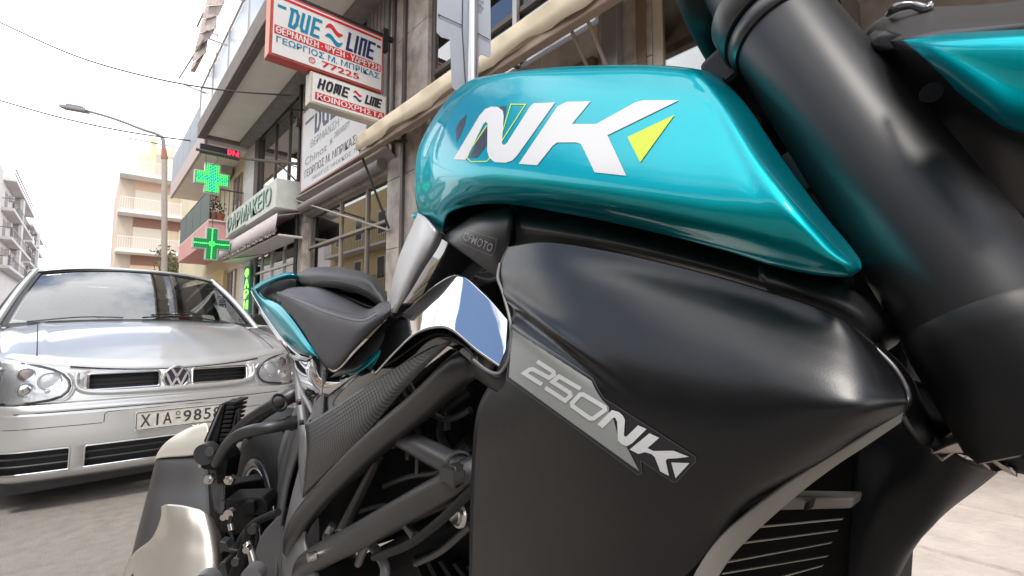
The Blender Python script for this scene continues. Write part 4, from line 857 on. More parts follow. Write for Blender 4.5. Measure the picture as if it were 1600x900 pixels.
# pharmacy awning
def scallop(X, y0, y1, z_top, drop, n, m, name, par, amp=.035, lean=.03):
    V = []; Fc = []; k = n * 8
    for i in range(k + 1):
        y = y0 + (y1 - y0) * i / k; a = amp * abs(math.sin(math.pi * n * i / k)); wv = .012 * math.sin(i * 1.1)
        V += [(X + wv * .3, y, z_top), (X - lean * .5 + wv, y, z_top - drop * .5), (X - lean + wv, y, z_top - drop - a)]
    for i in range(k): Fc += [(i*3, i*3+1, i*3+4, i*3+3), (i*3+1, i*3+2, i*3+5, i*3+4)]
    return mk(name, V, Fc, m, par, smooth=True, solid=.004)
pa = thing('pharmacy_awning', 'grey lilac awning with white scalloped hem above the pharmacy door', 'awning', (2.6, 11.3, 2.9))
AWG = mat('awning_lilac', (.52,.46,.46), .85, var=.06); AWW = mat('hem_white', (.66,.64,.62), .8)
mk('canopy', [(2.88, 9.1, 3.06), (2.88, 13.9, 3.06), (2.42, 14.0, 2.92), (2.42, 9.05, 2.92)], [(0,1,2,3)], AWG, pa, solid=.01)
scallop(2.42, 9.05, 14.0, 2.96, .30, 22, AWG, 'valance', pa)
scallop(2.435, 9.10, 13.95, 2.70, .07, 26, AWW, 'hem', pa, amp=.05)
MB().box((2.46, 9.1, 2.56), (2.88, 13.9, 2.60)).build('cassette', AWW, pa, bevel=.01)
MB().tube([(2.37, 14.0, 2.62), (2.86, 9.35, 2.38)], .012, 8).build('arm', DKWIN, pa, smooth=True)

# ============ Greek signs
def wave_logo(cx, cy, s, par, O, e1, e2, red, blue, off=.004):
    """two flowing tongues, one above the other"""
    def pl(dy, flip):
        top = []; bot = []
        for i in range(13):
            t = i / 12; x = -1 + 2 * t; w = .48 * max(0, math.sin(math.pi * t)) ** .6
            y = .32 * math.sin(2 * math.pi * t) * (1 if not flip else 1)
            top.append((x, y + w)); bot.append((x, y - w * .25))
        P = top + bot[::-1]
        if flip: P = [(-x, -y) for x, y in P]
        return [(cx + x * s[0], cy + (y + dy) * s[1]) for x, y in P]
    flat('logo_wave', [pl(.42, False)], O, e1, e2, red, par, off=off); flat('logo_wave', [pl(-.42, True)], O, e1, e2, blue, par, off=off)
def line_word(word, x0, x1, y0, y1):
    """blocky condensed capitals of the brand style, drawn as strokes in unit space"""
    G = {'D': ([[(0,1),(.62,1),(.9,.78),(.9,.25),(.66,0),(.16,0),(.16,1)]], 1), 'U': ([[(.12,1),(.12,.22),(.3,0),(.85,0),(.85,1)]], 1), 'E': ([[(.95,1),(.12,1),(.12,0),(.95,0)], [(.12,.5),(.8,.5)]], .95),
         'L': ([[(.12,1),(.12,0),(.8,0)]], .8), 'I': ([[(.2,1),(.2,0)]], .42), 'N': ([[(.1,0),(.1,1),(.8,1),(.8,0)]], .9), 'H': ([[(.1,0),(.1,1)],[(.85,0),(.85,1)],[(.1,.5),(.85,.5)]], .98),
         'O': ([[(.1,.5),(.16,.85),(.36,1),(.66,1),(.86,.85),(.9,.5),(.86,.15),(.66,0),(.36,0),(.16,.15),(.1,.5)]], 1.02), 'M': ([[(.08,0),(.08,1),(.52,1),(.52,.15)],[(.52,1),(.96,1),(.96,0)]], 1.08)}
    tot = sum(G[c][1] + .38 for c in word); x = 0; out = []
    for c in word:
        for p in G[c][0]: out.append([((x + q[0]) / tot * (x1 - x0) + x0, q[1] * (y1 - y0) + y0) for q in p])
        x += G[c][1] + .38
    return out
def words(par, name, word, x0, x1, y0, y1, sw, O, e1, e2, m, asp, off=.004, shear=.08):
    Q = []
    for p in line_word(word, x0, x1, y0, y1):
        q = [Vector(((x + shear * (y - y0)) * asp, y)) for x, y in p]
        for a, b in zip(q, q[1:]):
            d = (b - a).normalized() * sw * .5; nn = Vector((-d.y, d.x)); Q.append([(v.x / asp, v.y) for v in (a - d - nn, b + d - nn, b + d + nn, a - d + nn)])
    flat(name, Q, O, e1, e2, m, par, off=off, union=True)
YS = 5.60
due = thing('projecting_shop_sign', 'large white projecting sign with red border, blue and navy lettering and red Greek bands', 'sign', (2.1, YS, 4.4))
A = onY(431,0,YS); B = onY(427,91,YS); Cc = onY(598,135,YS); D = onY(598,60,YS)
xL, xR = 1.372, 2.675; zB, zT = 3.98, 4.66
zB = (B.z + Cc.z) / 2; zT = D.z + .0
def q2(x, z): return Vector((x, YS, z))
MB().box((xL-.03, YS+.002, zB-.03), (xR+.02, YS+.17, zT+.03)).build('casing', mat('casing_red', (.45,.07,.06), .5, var=.2, vscale=10), due, bevel=.008)
MB().box((xL, YS-.004, zB), (xR, YS+.0015, zT)).build('face_panel', SIGNW, due)
MB().box((xL-.036, YS-.006, zB-.02), (xL-.031, YS+.16, zT+.02)).build('end_panel', mat('end_orange', (.68,.26,.16), .5), due)
O = q2(xL, zB) - Vector((0,.004,0)); e1 = Vector((xR - xL, 0, 0)); e2 = Vector((0, 0, zT - zB))
flat('border_band', [[(.01,.93),(.99,.93),(.99,.975),(.01,.975)]], O, e1, e2, SIGNR, due)
for x0, x1, m_ in ((.03,.10,SIGNB),(.945,.985,SIGNN)): flat('brand_bar', [[(x0,.78),(x1,.78),(x1,.83),(x0,.83)]], O, e1, e2, m_, due)
words(due, 'lettering', 'DUE', .12, .40, .54, .83, .050, O, e1, e2, SIGNB, 1.9)
wave_logo(.52, .68, (.085,.16), due, O, e1, e2, SIGNR, SIGNB)
words(due, 'lettering', 'LINE', .64, .92, .53, .82, .050, O, e1, e2, SIGNN, 1.9)
flat('text_band', [[(.01,.33),(.99,.33),(.99,.475),(.01,.475)]], O, e1, e2, SIGNR, due)
def U(u, v, d=0.0): return O + e1 * u + e2 * v + Vector((0, -d, 0))
lettering('lettering', 'ΘΕΡΜΑΝΣΗ · ΨΥΞΗ · ΥΔΡΕΥΣΗ', U(.025,.345), U(.975,.345), U(.025,.46), SIGNW, due, bold=.045, off=.005)
lettering('lettering', 'ΓΕΩΡΓΙΟΣ Μ. ΜΠΡΙΚΑΣ', U(.03,.195), U(.975,.195), U(.03,.30), SIGNB, due, bold=.03, off=.004)
lettering('lettering', '77225', U(.42,.05), U(.77,.05), U(.42,.155), SIGNR, due, bold=.05, off=.004)
flat('phone_symbol', [[(.33+.03*math.cos(a*.39), .10+.055*math.sin(a*.39)) for a in range(16)], [(.33+.022*math.cos(a*.39), .10+.042*math.sin(a*.39)) for a in range(16)]], O, e1, e2, SIGNR, due, off=.004)
lettering('phone_symbol', 'C', U(.318,.075), U(.342,.075), U(.318,.125), SIGNR, due, bold=.03, off=.004)
MB().box((xL, YS+.02, zT+.03), (FX, YS+.07, zT+.085)).box((xR+.02, YS+.0, zT-.15), (xR+.09, YS+.08, zT+.16)).build('mounting_bar', PIPE, due, bevel=.004)
hl = thing('projecting_shop_sign', 'smaller white projecting sign, black lettering over one red band, hung under the large one', 'sign', (2.3, YS, 3.7))
a = onY(489,121,YS); b_ = onY(489,172,YS); c_ = onY(606,205,YS)
hxL, hxR = a.x, 2.74; hzT = zB - .075; hzB = hzT - .34
MB().box((hxL-.03, YS+.002, hzB-.025), (hxR+.02, YS+.16, hzT+.02)).build('casing', mat('casing_cream', (.50,.46,.40), .5, var=.1, vscale=10), hl, bevel=.008)
MB().box((hxL, YS-.004, hzB), (hxR, YS+.0015, hzT)).build('face_panel', SIGNW, hl)
O = q2(hxL, hzB) - Vector((0,.004,0)); e1 = Vector((hxR - hxL, 0, 0)); e2 = Vector((0, 0, hzT - hzB))
BLKS = mat('sign_black', (.02,.02,.03), .4)
words(hl, 'lettering', 'HOME', .06, .47, .53, .85, .072, O, e1, e2, BLKS, 2.6)
wave_logo(.59, .68, (.065,.17), hl, O, e1, e2, SIGNR, SIGNN)
words(hl, 'lettering', 'LINE', .70, .93, .53, .82, .072, O, e1, e2, BLKS, 2.6)
flat('text_band', [[(.03,.09),(.985,.09),(.985,.36),(.03,.36)]], O, e1, e2, SIGNR, hl)
lettering('lettering', 'ΚΟΙΝΟΧΡΗΣΤΑ', U(.06,.12), U(.97,.12), U(.06,.33), SIGNW, hl, bold=.045, off=.005)
# board on the wall
wb = thing('wall_sign_board', 'long white board with grey Greek lettering fixed flat on the wall behind the projecting signs', 'sign', (2.8, 7, 4))
BX = 2.78
MB().box((BX, 6.25, 3.40), (BX+.08, 9.0, 4.86)).build('board', WHT, wb, bevel=.004)
MB().box((BX-.008, 6.23, 3.37), (BX+.09, 9.02, 3.398)).box((BX-.008, 9.002, 3.40), (BX+.085, 9.03, 4.87)).build('board_frame', mat('board_edge', (.45,.30,.27), .6), wb)
TXT = mat('board_text', (.16,.17,.20), .6); TXL = mat('board_text_pale', (.36,.38,.40), .6)
def BT(s, ya, yb, z0, z1, m, bold=.01): lettering('lettering', s, (BX-.001, ya, z0), (BX-.001, yb, z0), (BX-.001, ya, z1), m, wb, bold=bold, off=.002)
flat('brand_bar', [[(0,0),(1,0),(1,1),(0,1)]], (BX-.001, 8.85, 4.60), (0,-.45,0), (0,0,.05), TXT, wb)
for p in line_word('DUE', 0, 1, 0, 1):
    for poly in stroke([(x*2.2, y) for x, y in p], .2): flat('lettering', [[(u/2.2, v) for u, v in poly]], (BX-.001, 8.35, 4.32), (0,-1.1,0), (0,0,.36), SIGNN, wb)
BT('ΘΕΡΜΑΝΣΗ · ΨΥΞΗ', 8.55, 6.4, 4.08, 4.22, TXL)
BT('Chinot', 8.80, 7.75, 3.82, 3.96, TXL); BT('CARLO POLETTI', 7.45, 6.85, 3.93, 4.03, TXL)
BT('ΓΕΩΡΓΙΟΣ Μ. ΜΠΡΙΚΑΣ', 8.80, 6.60, 3.60, 3.74, TXT, .02); BT('ΜΗΧ/ΓΟΣ ΜΗΧ/ΚΟΣ Τ.Ε.', 8.4, 6.4, 3.47, 3.54, TXL); BT('ΤΗΛ. 7', 6.75, 6.30, 3.98, 4.14, TXL)
flat('logo_star', [[(.5+.5*math.cos(a*.5236)*(1 if a%2 else .35), .5+.5*math.sin(a*.5236)*(1 if a%2 else .35)) for a in range(12)]], (BX-.001, 7.65, 3.84), (0,-.16,0), (0,0,.16), TXL, wb)

# ============ awnings of the shop
aw = thing('shop_awning', 'beige canvas awning with a wavy valance, rolled half out above the tank of the motorcycle', 'awning', (2.6, 3.5, 3.3))
AX = 2.42; yl = onX(554,215,AX).y; zf = (onX(600,187,AX).z + onX(849,0,AX).z)/2
P1 = onX(600,187,FX-.05); P2 = onX(849,0,FX-.05); zt = zf + .07
V = []; Fc = []
for i in range(61):
    y = 5.75 - i * .11; s = .012 * math.sin(i * 1.3) + .008 * math.sin(i * .47)
    V += [(FX-.05, y, zt), (FX-.15, y, zt*.68+zf*.32-.015+s*.3), (AX+.14, y, zt*.3+zf*.7-.02+s*.6), (AX, y, zf+.0), (AX-.006, y, zf-.012), (AX+.0+s*.5, y, zf-.10), (AX+.004+s, y, zf-.17-.05*abs(math.sin(i*.33))-.008*math.sin(i*2.1))]
for i in range(60):
    for k in range(6): Fc.append((i*7+k, i*7+k+1, i*7+k+8, i*7+k+7))
cn = mk('canopy', V, Fc, CANV, aw, smooth=True, solid=.004); cn.data.set_sharp_from_angle(angle=R(30))
MB().box((AX+.03, -.85, zf-.26), (AX+.11, 5.72, zf-.19)).build('front_bar', mat('bar_brown', (.30,.22,.17), .6, var=.1), aw, bevel=.01)
MB().tube([(FX-.09, -.85, zt-.02), (FX-.09, 5.75, zt-.02)], .035, 12).build('roller', CANV, aw, smooth=True)
MB().tube([(AX+.06, yl, zf-.12), onX(608,357,FX-.06)], .016, 8).build('arm', PIPE, aw, smooth=True)
MB().tube([onX(872,0,2.5), onX(918,105,FX-.12)], .014, 8).build('arm', mat('arm_tan', (.34,.28,.23), .5), aw, smooth=True)
MB().tube([onX(905,0,2.5), onX(948,105,FX-.12)], .014, 8).build('arm', MATS['arm_tan'], aw, smooth=True)
MB().obox((AX+.14, 5.5, zf-.10), (.05,0,0), (0,.05,0), (0,0,.035)).tube([(AX+.1, 5.45, zf-.14), (FX-.05, 5.2, zf-.10)], .02, 8).build('elbow_joint', PIPE, aw, bevel=.006)
aw2 = thing('shop_awning', 'retracted grey brown awning over the toolbox window left of the beige awning', 'awning', (2.7, 7.5, 3))
a1 = onX(459,312,2.76); a2 = onX(606,229,2.76)
mk('canopy', [(2.76, a1.y, a1.z), (2.76, a2.y, a2.z), (2.90, a2.y, a2.z-.12), (2.90, a1.y, a1.z-.14)], [(0,1,2,3)], CANV2, aw2, solid=.01)
MB().tube([a1, a2], .018, 8).build('front_bar', mat('bar_tan', (.40,.36,.31), .6), aw2, smooth=True)
MB().tube([a1, onX(608,360,FX-.05)], .014, 8).build('arm', MATS['bar_tan'], aw2, smooth=True)
# down pipe
dp = MB().tube([(2.80, 9.22, .12), (2.80, 9.22, 4.95), (2.80, 9.22, 5.5)], .035, 12).build('drain_pipe', PIPE, None, smooth=True)
tagm(dp, 'dark drain pipe running down the wall between the white board and the pharmacy', 'pipe')
hb = MB().tube([(2.80,9.22,4.78),(2.55,9.05,4.86),(2.80,9.0,4.95)], .012, 8, smooth=4).obox((2.74,9.1,4.72),(.05,0,0),(0,.05,0),(0,0,.07)).build('cable_bracket', PIPE, None); tagm(hb, 'small dark junction bracket on the pipe where the overhead cable ends', 'bracket')
# led strip and crosses
br = thing('sign_bracket', 'thin steel lattice bracket reaching out from the pharmacy wall to carry the signs', 'bracket', (2.4, 11.4, 4.6))
LEDY = 11.8
e0 = onY(306,233,LEDY); e9 = onX(465,256,FX-.05)
MB().tube([e0, onY(372,247,LEDY)], .03, 10).tube([onY(372,247,LEDY), e9], .03, 10).tube([onX(430,250,FX-.2), onX(462,282,FX-.05)], .018, 8).build('rail', DKWIN, br, smooth=True)
led = thing('led_display', 'black strip display with red glowing characters above the green crosses', 'display', (1.9, LEDY, 4.8))
p0 = onY(312,240,LEDY); p1 = onY(375,250,LEDY); zt_ = onY(312,223,LEDY).z; 
MB().box((p0.x, LEDY, p1.z-.0), (p1.x, LEDY+.09, zt_)).build('case', mat('led_black', (.012,.010,.012), .4), led, bevel=.005)
REDL = mat('led_red', (.6,.01,.03), .5, emit=(1,.02,.06), estr=1.6)
lettering('led_characters', 'ΡΜ', (p1.x-.24, LEDY-.004, p1.z+.03), (p1.x-.03, LEDY-.004, p1.z+.03), (p1.x-.24, LEDY-.004, zt_-.02), REDL, led, bold=.05)
def cross(name, label, cxp, cyp, Y, hw, hz, arm, inner, led_mode, yaw=0):
    c = onY(cxp, cyp, Y); t = thing(name, label, 'sign', c, 'green pharmacy crosses')
    def cp(a, bb, h, w): return [(-w,-bb),(w,-bb),(w,-h),(a,-h),(a,h),(w,h),(w,bb),(-w,bb),(-w,h),(-a,h),(-a,-h),(-w,-h)]
    P = cp(hw, hz, arm, arm)
    MB().prism([c + Vector((x, 0, z)) for x, z in P], (0,.14,0)).build('casing', mat('cross_casing', (.50,.56,.50), .5), t, bevel=.006)
    k = .022; P2 = cp(hw-k, hz-k, arm-k, arm-k)
    flat('screen', [P2], c - Vector((0,.002,0)), (1,0,0), (0,0,1), mat('cross_screen', (.005,.13,.045), .4, emit=(.0,.20,.05), estr=.35), t, off=.003)
    ds = .037; n = int(hw/ds)+1; dg = MB(); db = MB()
    for i in range(-n, n+1):
        for j in range(-int(hz/ds)-1, int(hz/ds)+2):
            x, z = i*ds, j*ds
            if not inside((x, z), [cp(hw-.035, hz-.035, arm-.03, arm-.03)]): continue
            if led_mode == 'grid': tgt = db if (abs(i) <= 1 or abs(j) <= 1) and (i+j) % 2 == 0 else dg
            else:
                if abs(i) > 1 and abs(j) > 1: continue
                if abs(i) > 1 and abs(z) > .03: continue
                if abs(j) > 1 and abs(x) > .03: continue
                tgt = dg
            q = c + Vector((x, -.009, z)); r_ = .0145
            tgt.add([q+Vector((-r_,0,0)), q+Vector((0,0,-r_)), q+Vector((r_,0,0)), q+Vector((0,0,r_))], [(0,1,2,3)])
    dg.build('lamp_dots', mat('led_green', (.1,.9,.1), .5, emit=(.08,1,.12), estr=1.5), t)
    if db.v: db.build('lamp_dots_blue', mat('led_blue', (.0,.4,.7), .5, emit=(.0,.35,.65), estr=.9), t)
    return t
cross('pharmacy_cross', 'upper green pharmacy cross, its whole face a grid of green and blue dots', 332, 279, 12.6, .35, .35, .155, 0, 'grid')
cross('pharmacy_cross', 'lower green pharmacy cross with one bright line along each arm', 331, 381, 12.6, .37, .37, .125, 0, 'line')
hk = MB().tube([onY(322,241,12.4), onY(322,258,12.6)], .006, 6).tube([onY(338,243,12.4), onY(341,250,12.5), onY(334,258,12.6)], .006, 6).tube([onY(332,303,12.62), onY(332,356,12.62)], .008, 6)
tagm(hk.build('hanging_hook', DKWIN), 'thin hooks holding the upper green cross under the steel rail', 'hook')
vs_ = thing('vertical_sign', 'narrow upright green lit sign on the pale pier by the pharmacy door', 'sign', (2.84, 13.0, 2))
c = onX(387,443,2.86)
MB().box((2.84, c.y-.28, 1.25), (2.88, c.y+.28, 2.42)).build('panel', mat('vs_green', (.02,.22,.10), .5), vs_, bevel=.004)
for k, ch_ in enumerate('ΦΑΡΜ'): lettering('led_character', ch_, (2.835, c.y+.2, 2.14-k*.26), (2.835, c.y-.2, 2.14-k*.26), (2.835, c.y+.2, 2.36-k*.26), mat('vs_lit', (.3,.9,.1), .5, emit=(.25,1,.1), estr=1.3), vs_, bold=.05)

# ============ building with the pink balcony
pk = thing('pink_balcony_building', 'cream apartment house with a salmon pink balcony and dark green railing past the pharmacy', 'building', (2.9, 18, 0))
CREAM = mat('cream_plaster', (.68,.60,.42), .85, var=.06); PINK = mat('pink_plaster', (.62,.33,.31), .85, var=.07, vscale=3)
MB().box((2.92, 13.96, 0), (10, 26, 8.6)).build('wall', CREAM, pk)
BYN, BYF = 13.98, 19.2; BXo = 2.12
MB().box((BXo, BYN, 3.05), (2.918, BYF, 3.60)).build('balcony_parapet', PINK, pk, bevel=.01)
MB().box((BXo+.01, BYN-.03, 3.601), (2.918, BYF, 3.64)).build('balcony_coping', mat('coping_white', (.66,.60,.57), .8), pk, bevel=.006)
for i in range(4):
    y0 = BYN+.05+i*1.3; MB().box((BXo+.02, y0, 3.66), (BXo+.035, y0+1.25, 4.42)).build('railing_sheet', mat('rail_green', (.075,.11,.10), .6), pk)
MB().tube([(BXo+.03, BYF, 4.45), (BXo+.03, BYN+.02, 4.45), (2.90, BYN+.02, 4.45)], .02, 8).build('handrail', DKWIN, pk, smooth=True)
for i in range(8): MB().tube([(BXo+.03+i*.105, BYN+.02, 3.64), (BXo+.03+i*.105, BYN+.02, 4.45)], .009, 6).build('baluster', DKWIN, pk, smooth=True)
MB().box((2.0, 13.75, 5.50), (2.918, 20.5, 5.70)).build('balcony_slab', SOFF, pk, bevel=.008)
MB().box((1.93, 13.75, 5.46), (1.998, 20.5, 5.95)).build('slab_edge_beam', mat('edge_pinkish', (.50,.42,.40), .8), pk, bevel=.006)
for i in range(5): MB().box((1.95, 13.8+i*1.34, 6.0), (1.965, 13.8+i*1.34+1.3, 6.9)).build('railing_sheet', mat('rail_bluegrey', (.20,.24,.29), .5), pk)
w1 = glazed('window', 2.87, 14.3, 15.2, 3.6, 5.1, pk, mat('frame_taupe', (.32,.26,.22), .6), bars_y=(14.75,), glass=GLASS)
glazed('window', 2.87, 14.5, 15.5, 1.1, 2.5, pk, MATS['frame_taupe'], bars_y=(15.0,), glass=GLASS)
MB().box((2.80, 15.6, .9), (2.918, 17.0, 2.55)).build('yellow_doorway', mat('ochre_recess', (.55,.42,.18), .8), pk, bevel=.01)
ac = thing('air_conditioner', 'beige air conditioning unit mounted under the upper balcony behind the green crosses', 'air conditioner', (2.6, 15.8, 4.9))
c = onX(352,262,2.75); MB().box((2.55, c.y-.4, c.z-.28), (2.87, c.y+.4, c.z+.28)).build('case', mat('ac_beige', (.50,.46,.40), .6), ac, bevel=.015)
b = MB(); b.ring((2.545, c.y+.08, c.z), (1,0,0), .20, .008, 28, 6)
for k in range(5): b.ring((2.545, c.y+.08, c.z), (1,0,0), .17-k*.035, .004, 24, 4)
b.build('fan_grille', mat('ac_dark', (.12,.10,.09), .6), ac)
# flower pots on the balcony
for k, (px_, lab) in enumerate([(2.25, 'terracotta pot with a dark red leafed plant, on the balcony corner nearest the green railing'), (2.42, 'small terracotta pot with a sparse plant, standing nearer the wall on the pink balcony')]):
    t = thing('flower_pot', lab, 'flower pot', (px_, 14.25, 3.64), 'flower pots on the pink balcony')
    MB().tube([(px_, 14.2, 3.645), (px_, 14.2, 3.84), (px_, 14.2, 3.86)], [.07, .105, .11], 16).build('pot', mat('terracotta', (.42,.14,.09), .8), t, smooth=True)
    lf = MB()
    for i in range(90 if k == 0 else 40):
        a_ = random.uniform(0, 6.28); r_ = random.uniform(0, .13); z_ = 3.86 + random.uniform(0, .62 if k == 0 else .3); p = Vector((px_ + r_*math.cos(a_), 14.2 + r_*math.sin(a_), z_)); d = Vector((random.gauss(0,1), random.gauss(0,1), random.gauss(0,1))).normalized()*.04; e = d.cross(Vector((random.gauss(0,1), 1, .3))).normalized()*.018
        lf.add([p-d, p+e, p+d, p-e], [(0,1,2,3)])
    lf.build('foliage', mat('red_leaves' if k == 0 else 'green_leaves', (.10,.03,.03) if k == 0 else (.06,.10,.04), .6), t)

# ============ beige apartment block facing us at the end
def railing(par, x0, x1, Y, z0, h, n, m, name='railing'):
    b = MB(); b.box((x0, Y, z0+h-.05), (x1, Y+.05, z0+h)); b.box((x0, Y, z0+.06), (x1, Y+.04, z0+.10))
    for i in range(n + 1): x = x0 + (x1 - x0) * i / n; b.box((x-.012, Y+.008, z0+.10), (x+.012, Y+.032, z0+h-.05))
    return b.build(name, m, par)
bg_ = thing('apartment_block', 'beige apartment block with white balcony rails closing the street behind the lamp post', 'building', (5, 48, 0))
BEI = mat('beige_plaster', (.72,.56,.38), .85, var=.05, vscale=.6); PNKB = mat('peach_plaster', (.62,.42,.32), .85, var=.05); WHB = mat('white_trim', (.72,.69,.66), .8); BRN = mat('brown_band', (.30,.16,.12), .8)
MB().box((2.2, 47.6, 0), (14, 60, 13.2)).build('wall', BEI, bg_)
MB().box((1.25, 47.59, 0), (2.198, 60, 13.1)).build('side_wall', mat('side_beige', (.52,.44,.36), .85), bg_)
zs = [6.75, 9.75, 12.70]
for i, z in enumerate(zs):
    MB().box((1.2, 46.0, z-.22), (14, 47.58, z)).build('balcony_slab', WHB, bg_, bevel=.02)
    MB().box((2.21, 47.55, z-1.0), (14, 47.598, z-.225)).build('colour_band', BRN if i < 2 else MATS['peach_plaster'], bg_)
    railing(bg_, 1.3, 14, 46.02, z, 1.0, 90, WHB)
    for x in (5.2,): 
        o = MB().box((x, 47.50, z+.02), (x+2.4, 47.599, z+2.1)).build('window', WHB, bg_)
        for j in range(2): MB().box((x+.12+j*1.15, 47.48, z+.2), (x+1.12+j*1.15, 47.498, z+2.0)).build('pane', mat('far_pane', (.30,.32,.34), .1), o)
    MB().box((2.25, 47.56, z+.05), (4.6, 47.597, z+2.0)).build('shutter', mat('shutter_cream', (.66,.60,.50), .8), bg_)
for z in (3.75,): MB().box((1.2, 46.0, z-.22), (14, 47.58, z)).build('balcony_slab', WHB, bg_, bevel=.02)
MB().box((3.3, 50, 13.2), (14, 58, 16.2)).build('penthouse', mat('pale_yellow', (.75,.68,.42), .85), bg_)
MB().box((3.3, 49.9, 13.2), (5.6, 49.99, 15.6)).build('penthouse_wall', mat('taupe_wall', (.45,.40,.36), .8), bg_)
MB().box((3.0, 46.8, 12.8), (3.35, 47.2, 15.9)).build('roof_column', BEI, bg_)
MB().tube([(1.5, 46.8, 15.5), (6.8, 46.8, 15.6)], .04, 6).build('pergola_bar', DKWIN, bg_)
MB().box((7.0, 49, 16.2), (9.5, 52, 18.2)).build('lift_tower', PNKB, bg_)
ant = thing('rooftop_aerial', 'thin television aerial standing on the roof of the beige block', 'antenna', (7.4, 50, 18))
MB().tube([(7.3, 50, 18.2), (7.3, 50, 21.6)], .035, 6).build('mast', DKWIN, ant)
for k, (z, w) in enumerate([(21.4,.6),(21.1,.45),(20.8,.35)]): MB().tube([(7.3-w, 50, z), (7.3+w, 50, z)], .025, 5).build('element', DKWIN, ant)
# ============ balconied block on the left side of the street
lb = thing('apartment_block', 'white apartment block with long stacked balconies far down the left side of the street', 'building', (-9, 85, 0))
WLB = mat('whitish_plaster', (.62,.58,.57), .85, var=.05, vscale=.4)
MB().box((-16, 62, 0), (-7.0, 104, 17.0)).build('wall', WLB, lb)
MB().box((-16, 61, 0), (-6.95, 74.4, 17.7)).build('party_wall', WLB, lb)
for u, (ya, yb) in enumerate([(75, 99), (101, 125)]):
    for i, z in enumerate([7.6, 10.75, 13.9, 17.2] if u == 0 else [7.6, 10.75, 13.9, 16.4]):
        MB().box((-7.0, ya, z-.35), (-6.02 if u == 0 else -6.3, yb, z)).build('balcony_slab', WLB, lb, bevel=.03)
        if i < 3:
            b = MB(); xr = -6.05 if u == 0 else -6.33; b.box((xr-.03, ya, z+.95), (xr, yb, z+1.02)); b.box((-7, ya, z+.95), (xr, ya+.03, z+1.02))
            for k in range(40): b.box((xr-.02, ya+k*.6, z), (xr, ya+k*.6+.04, z+.95))
            b.build('railing', mat('dark_rail', (.12,.11,.11), .6), lb)
            MB().box((-6.35, ya+9, z+.0), (-6.06, ya+11, z+2.75)).build('divider', WLB, lb)
            for k in range(3): MB().box((-7.05, ya+2+k*7, z+.02), (-6.99, ya+4.5+k*7, z+2.2)).build('balcony_door', mat('far_door', (.20,.17,.16), .6), lb)
            for k in range(2): MB().box((-6.98, ya+5.2+k*8, z+1.7), (-6.6, ya+6.1+k*8, z+2.3)).build('cooling_unit', mat('far_ac', (.5,.48,.46), .6), lb)
    if u == 0: MB().box((-6.3, 76, 18.4), (-6.2, 98, 18.5)).box((-6.3, 76, 17.9), (-6.2, 98, 17.95)).build('roof_rail', MATS['dark_rail'], lb)
MB().box((-16, 104, 0), (-7.3, 130, 15.5)).build('wall', WLB, lb)
lb.location.x -= .75
# ============ houses across the street, seen only as reflections
def railing2(par, X, y0, y1, z0):
    b = MB(); b.box((X-.03, y0, z0+.9), (X, y1, z0+.95)); n = int((y1-y0)/.25)
    for i in range(n): b.box((X-.02, y0+i*.25, z0), (X, y0+i*.25+.02, z0+.9))
    return b.build('railing', DKWIN, par)
OCH = mat('ochre_plaster', (.62,.47,.25), .85, var=.06); 
def opposite(label, x, y0, y1, h, m, nfl, nw):
    t = thing('town_house', label, 'building', (x, (y0+y1)/2, 0)); MB().box((x-8, y0, 0), (x, y1, h)).build('wall', m, t)
    for f in range(nfl):
        z = 1.0 + f * 3.0
        for k in range(nw):
            y = y0 + (k + .5) * (y1 - y0) / nw; o = MB().box((x-.02, y-.6, z), (x+.05, y+.6, z+1.6)).build('window', WHB, t); MB().box((x+.051, y-.5, z+.1), (x+.06, y+.5, z+1.5)).build('pane', mat('opp_pane', (.05,.055,.06), .08), o)
        if f: MB().box((x, y0+1, z-.95), (x+.9, y1-1, z-.8)).build('balcony_slab', WHB, t); railing2(t, x+.9, y0+1, y1-1, z-.8)
    return t
opposite('ochre town house across the street mirrored in the shop window', -8.2, 20, 38, 10.0, OCH, 3, 5)
opposite('brown grey town house across the street mirrored in the chrome panel', -8.2, 2, 19.5, 7.0, mat('opp_grey', (.19,.17,.155), .85), 2, 5)
opposite('dark ochre town house across the street, beside the brown grey one', -8.2, -22, 1.5, 7.6, mat('opp_cream', (.20,.175,.14), .85), 2, 6)
# ============ lamp, cables, post sign
lamp = thing('street_lamp', 'tall concrete street lamp with a long curved arm reaching over the street', 'street lamp', (2.2, 24.4, 0))
bx = pt(257,415,20); tx = pt(257,248,20)
MB().tube([(bx.x, bx.y, 0), (bx.x, bx.y, 3.4), tx], [.12,.11,.10], 16).build('post', mat('lamp_concrete', (.36,.32,.30), .8, var=.08), lamp, smooth=True)
MB().tube([pt(257,248,20), pt(256,232,20)], [.125,.08], 14).build('arm_socket', mat('rusty_socket', (.30,.12,.09), .7), lamp, smooth=True)
MB().tube([pt(256,234,20), pt(254,216,20), pt(244,209,20), pt(225,203,20), pt(180,186,20), pt(136,173,20)], [.075,.07,.06,.055,.05,.05], 12, smooth=5).build('arm', mat('lamp_grey', (.20,.19,.19), .5, metal=.4), lamp, smooth=True)
h0 = pt(136,174,20); h1 = pt(97,167,20)
MB().obox((h0+h1)*.5, (h1-h0)*.5, ((h1-h0).cross(Vector((0,0,1)))).normalized()*.16, (0,0,.07)).build('lamp_head', MATS['lamp_grey'], lamp, bevel=.03)
MB().obox(pt(118,168,20)+Vector((0,0,.04)), (h1-h0)*.3, ((h1-h0).cross(Vector((0,0,1)))).normalized()*.12, (0,0,.05)).build('lamp_cover', mat('lamp_blue', (.16,.19,.24), .5), lamp, bevel=.02)
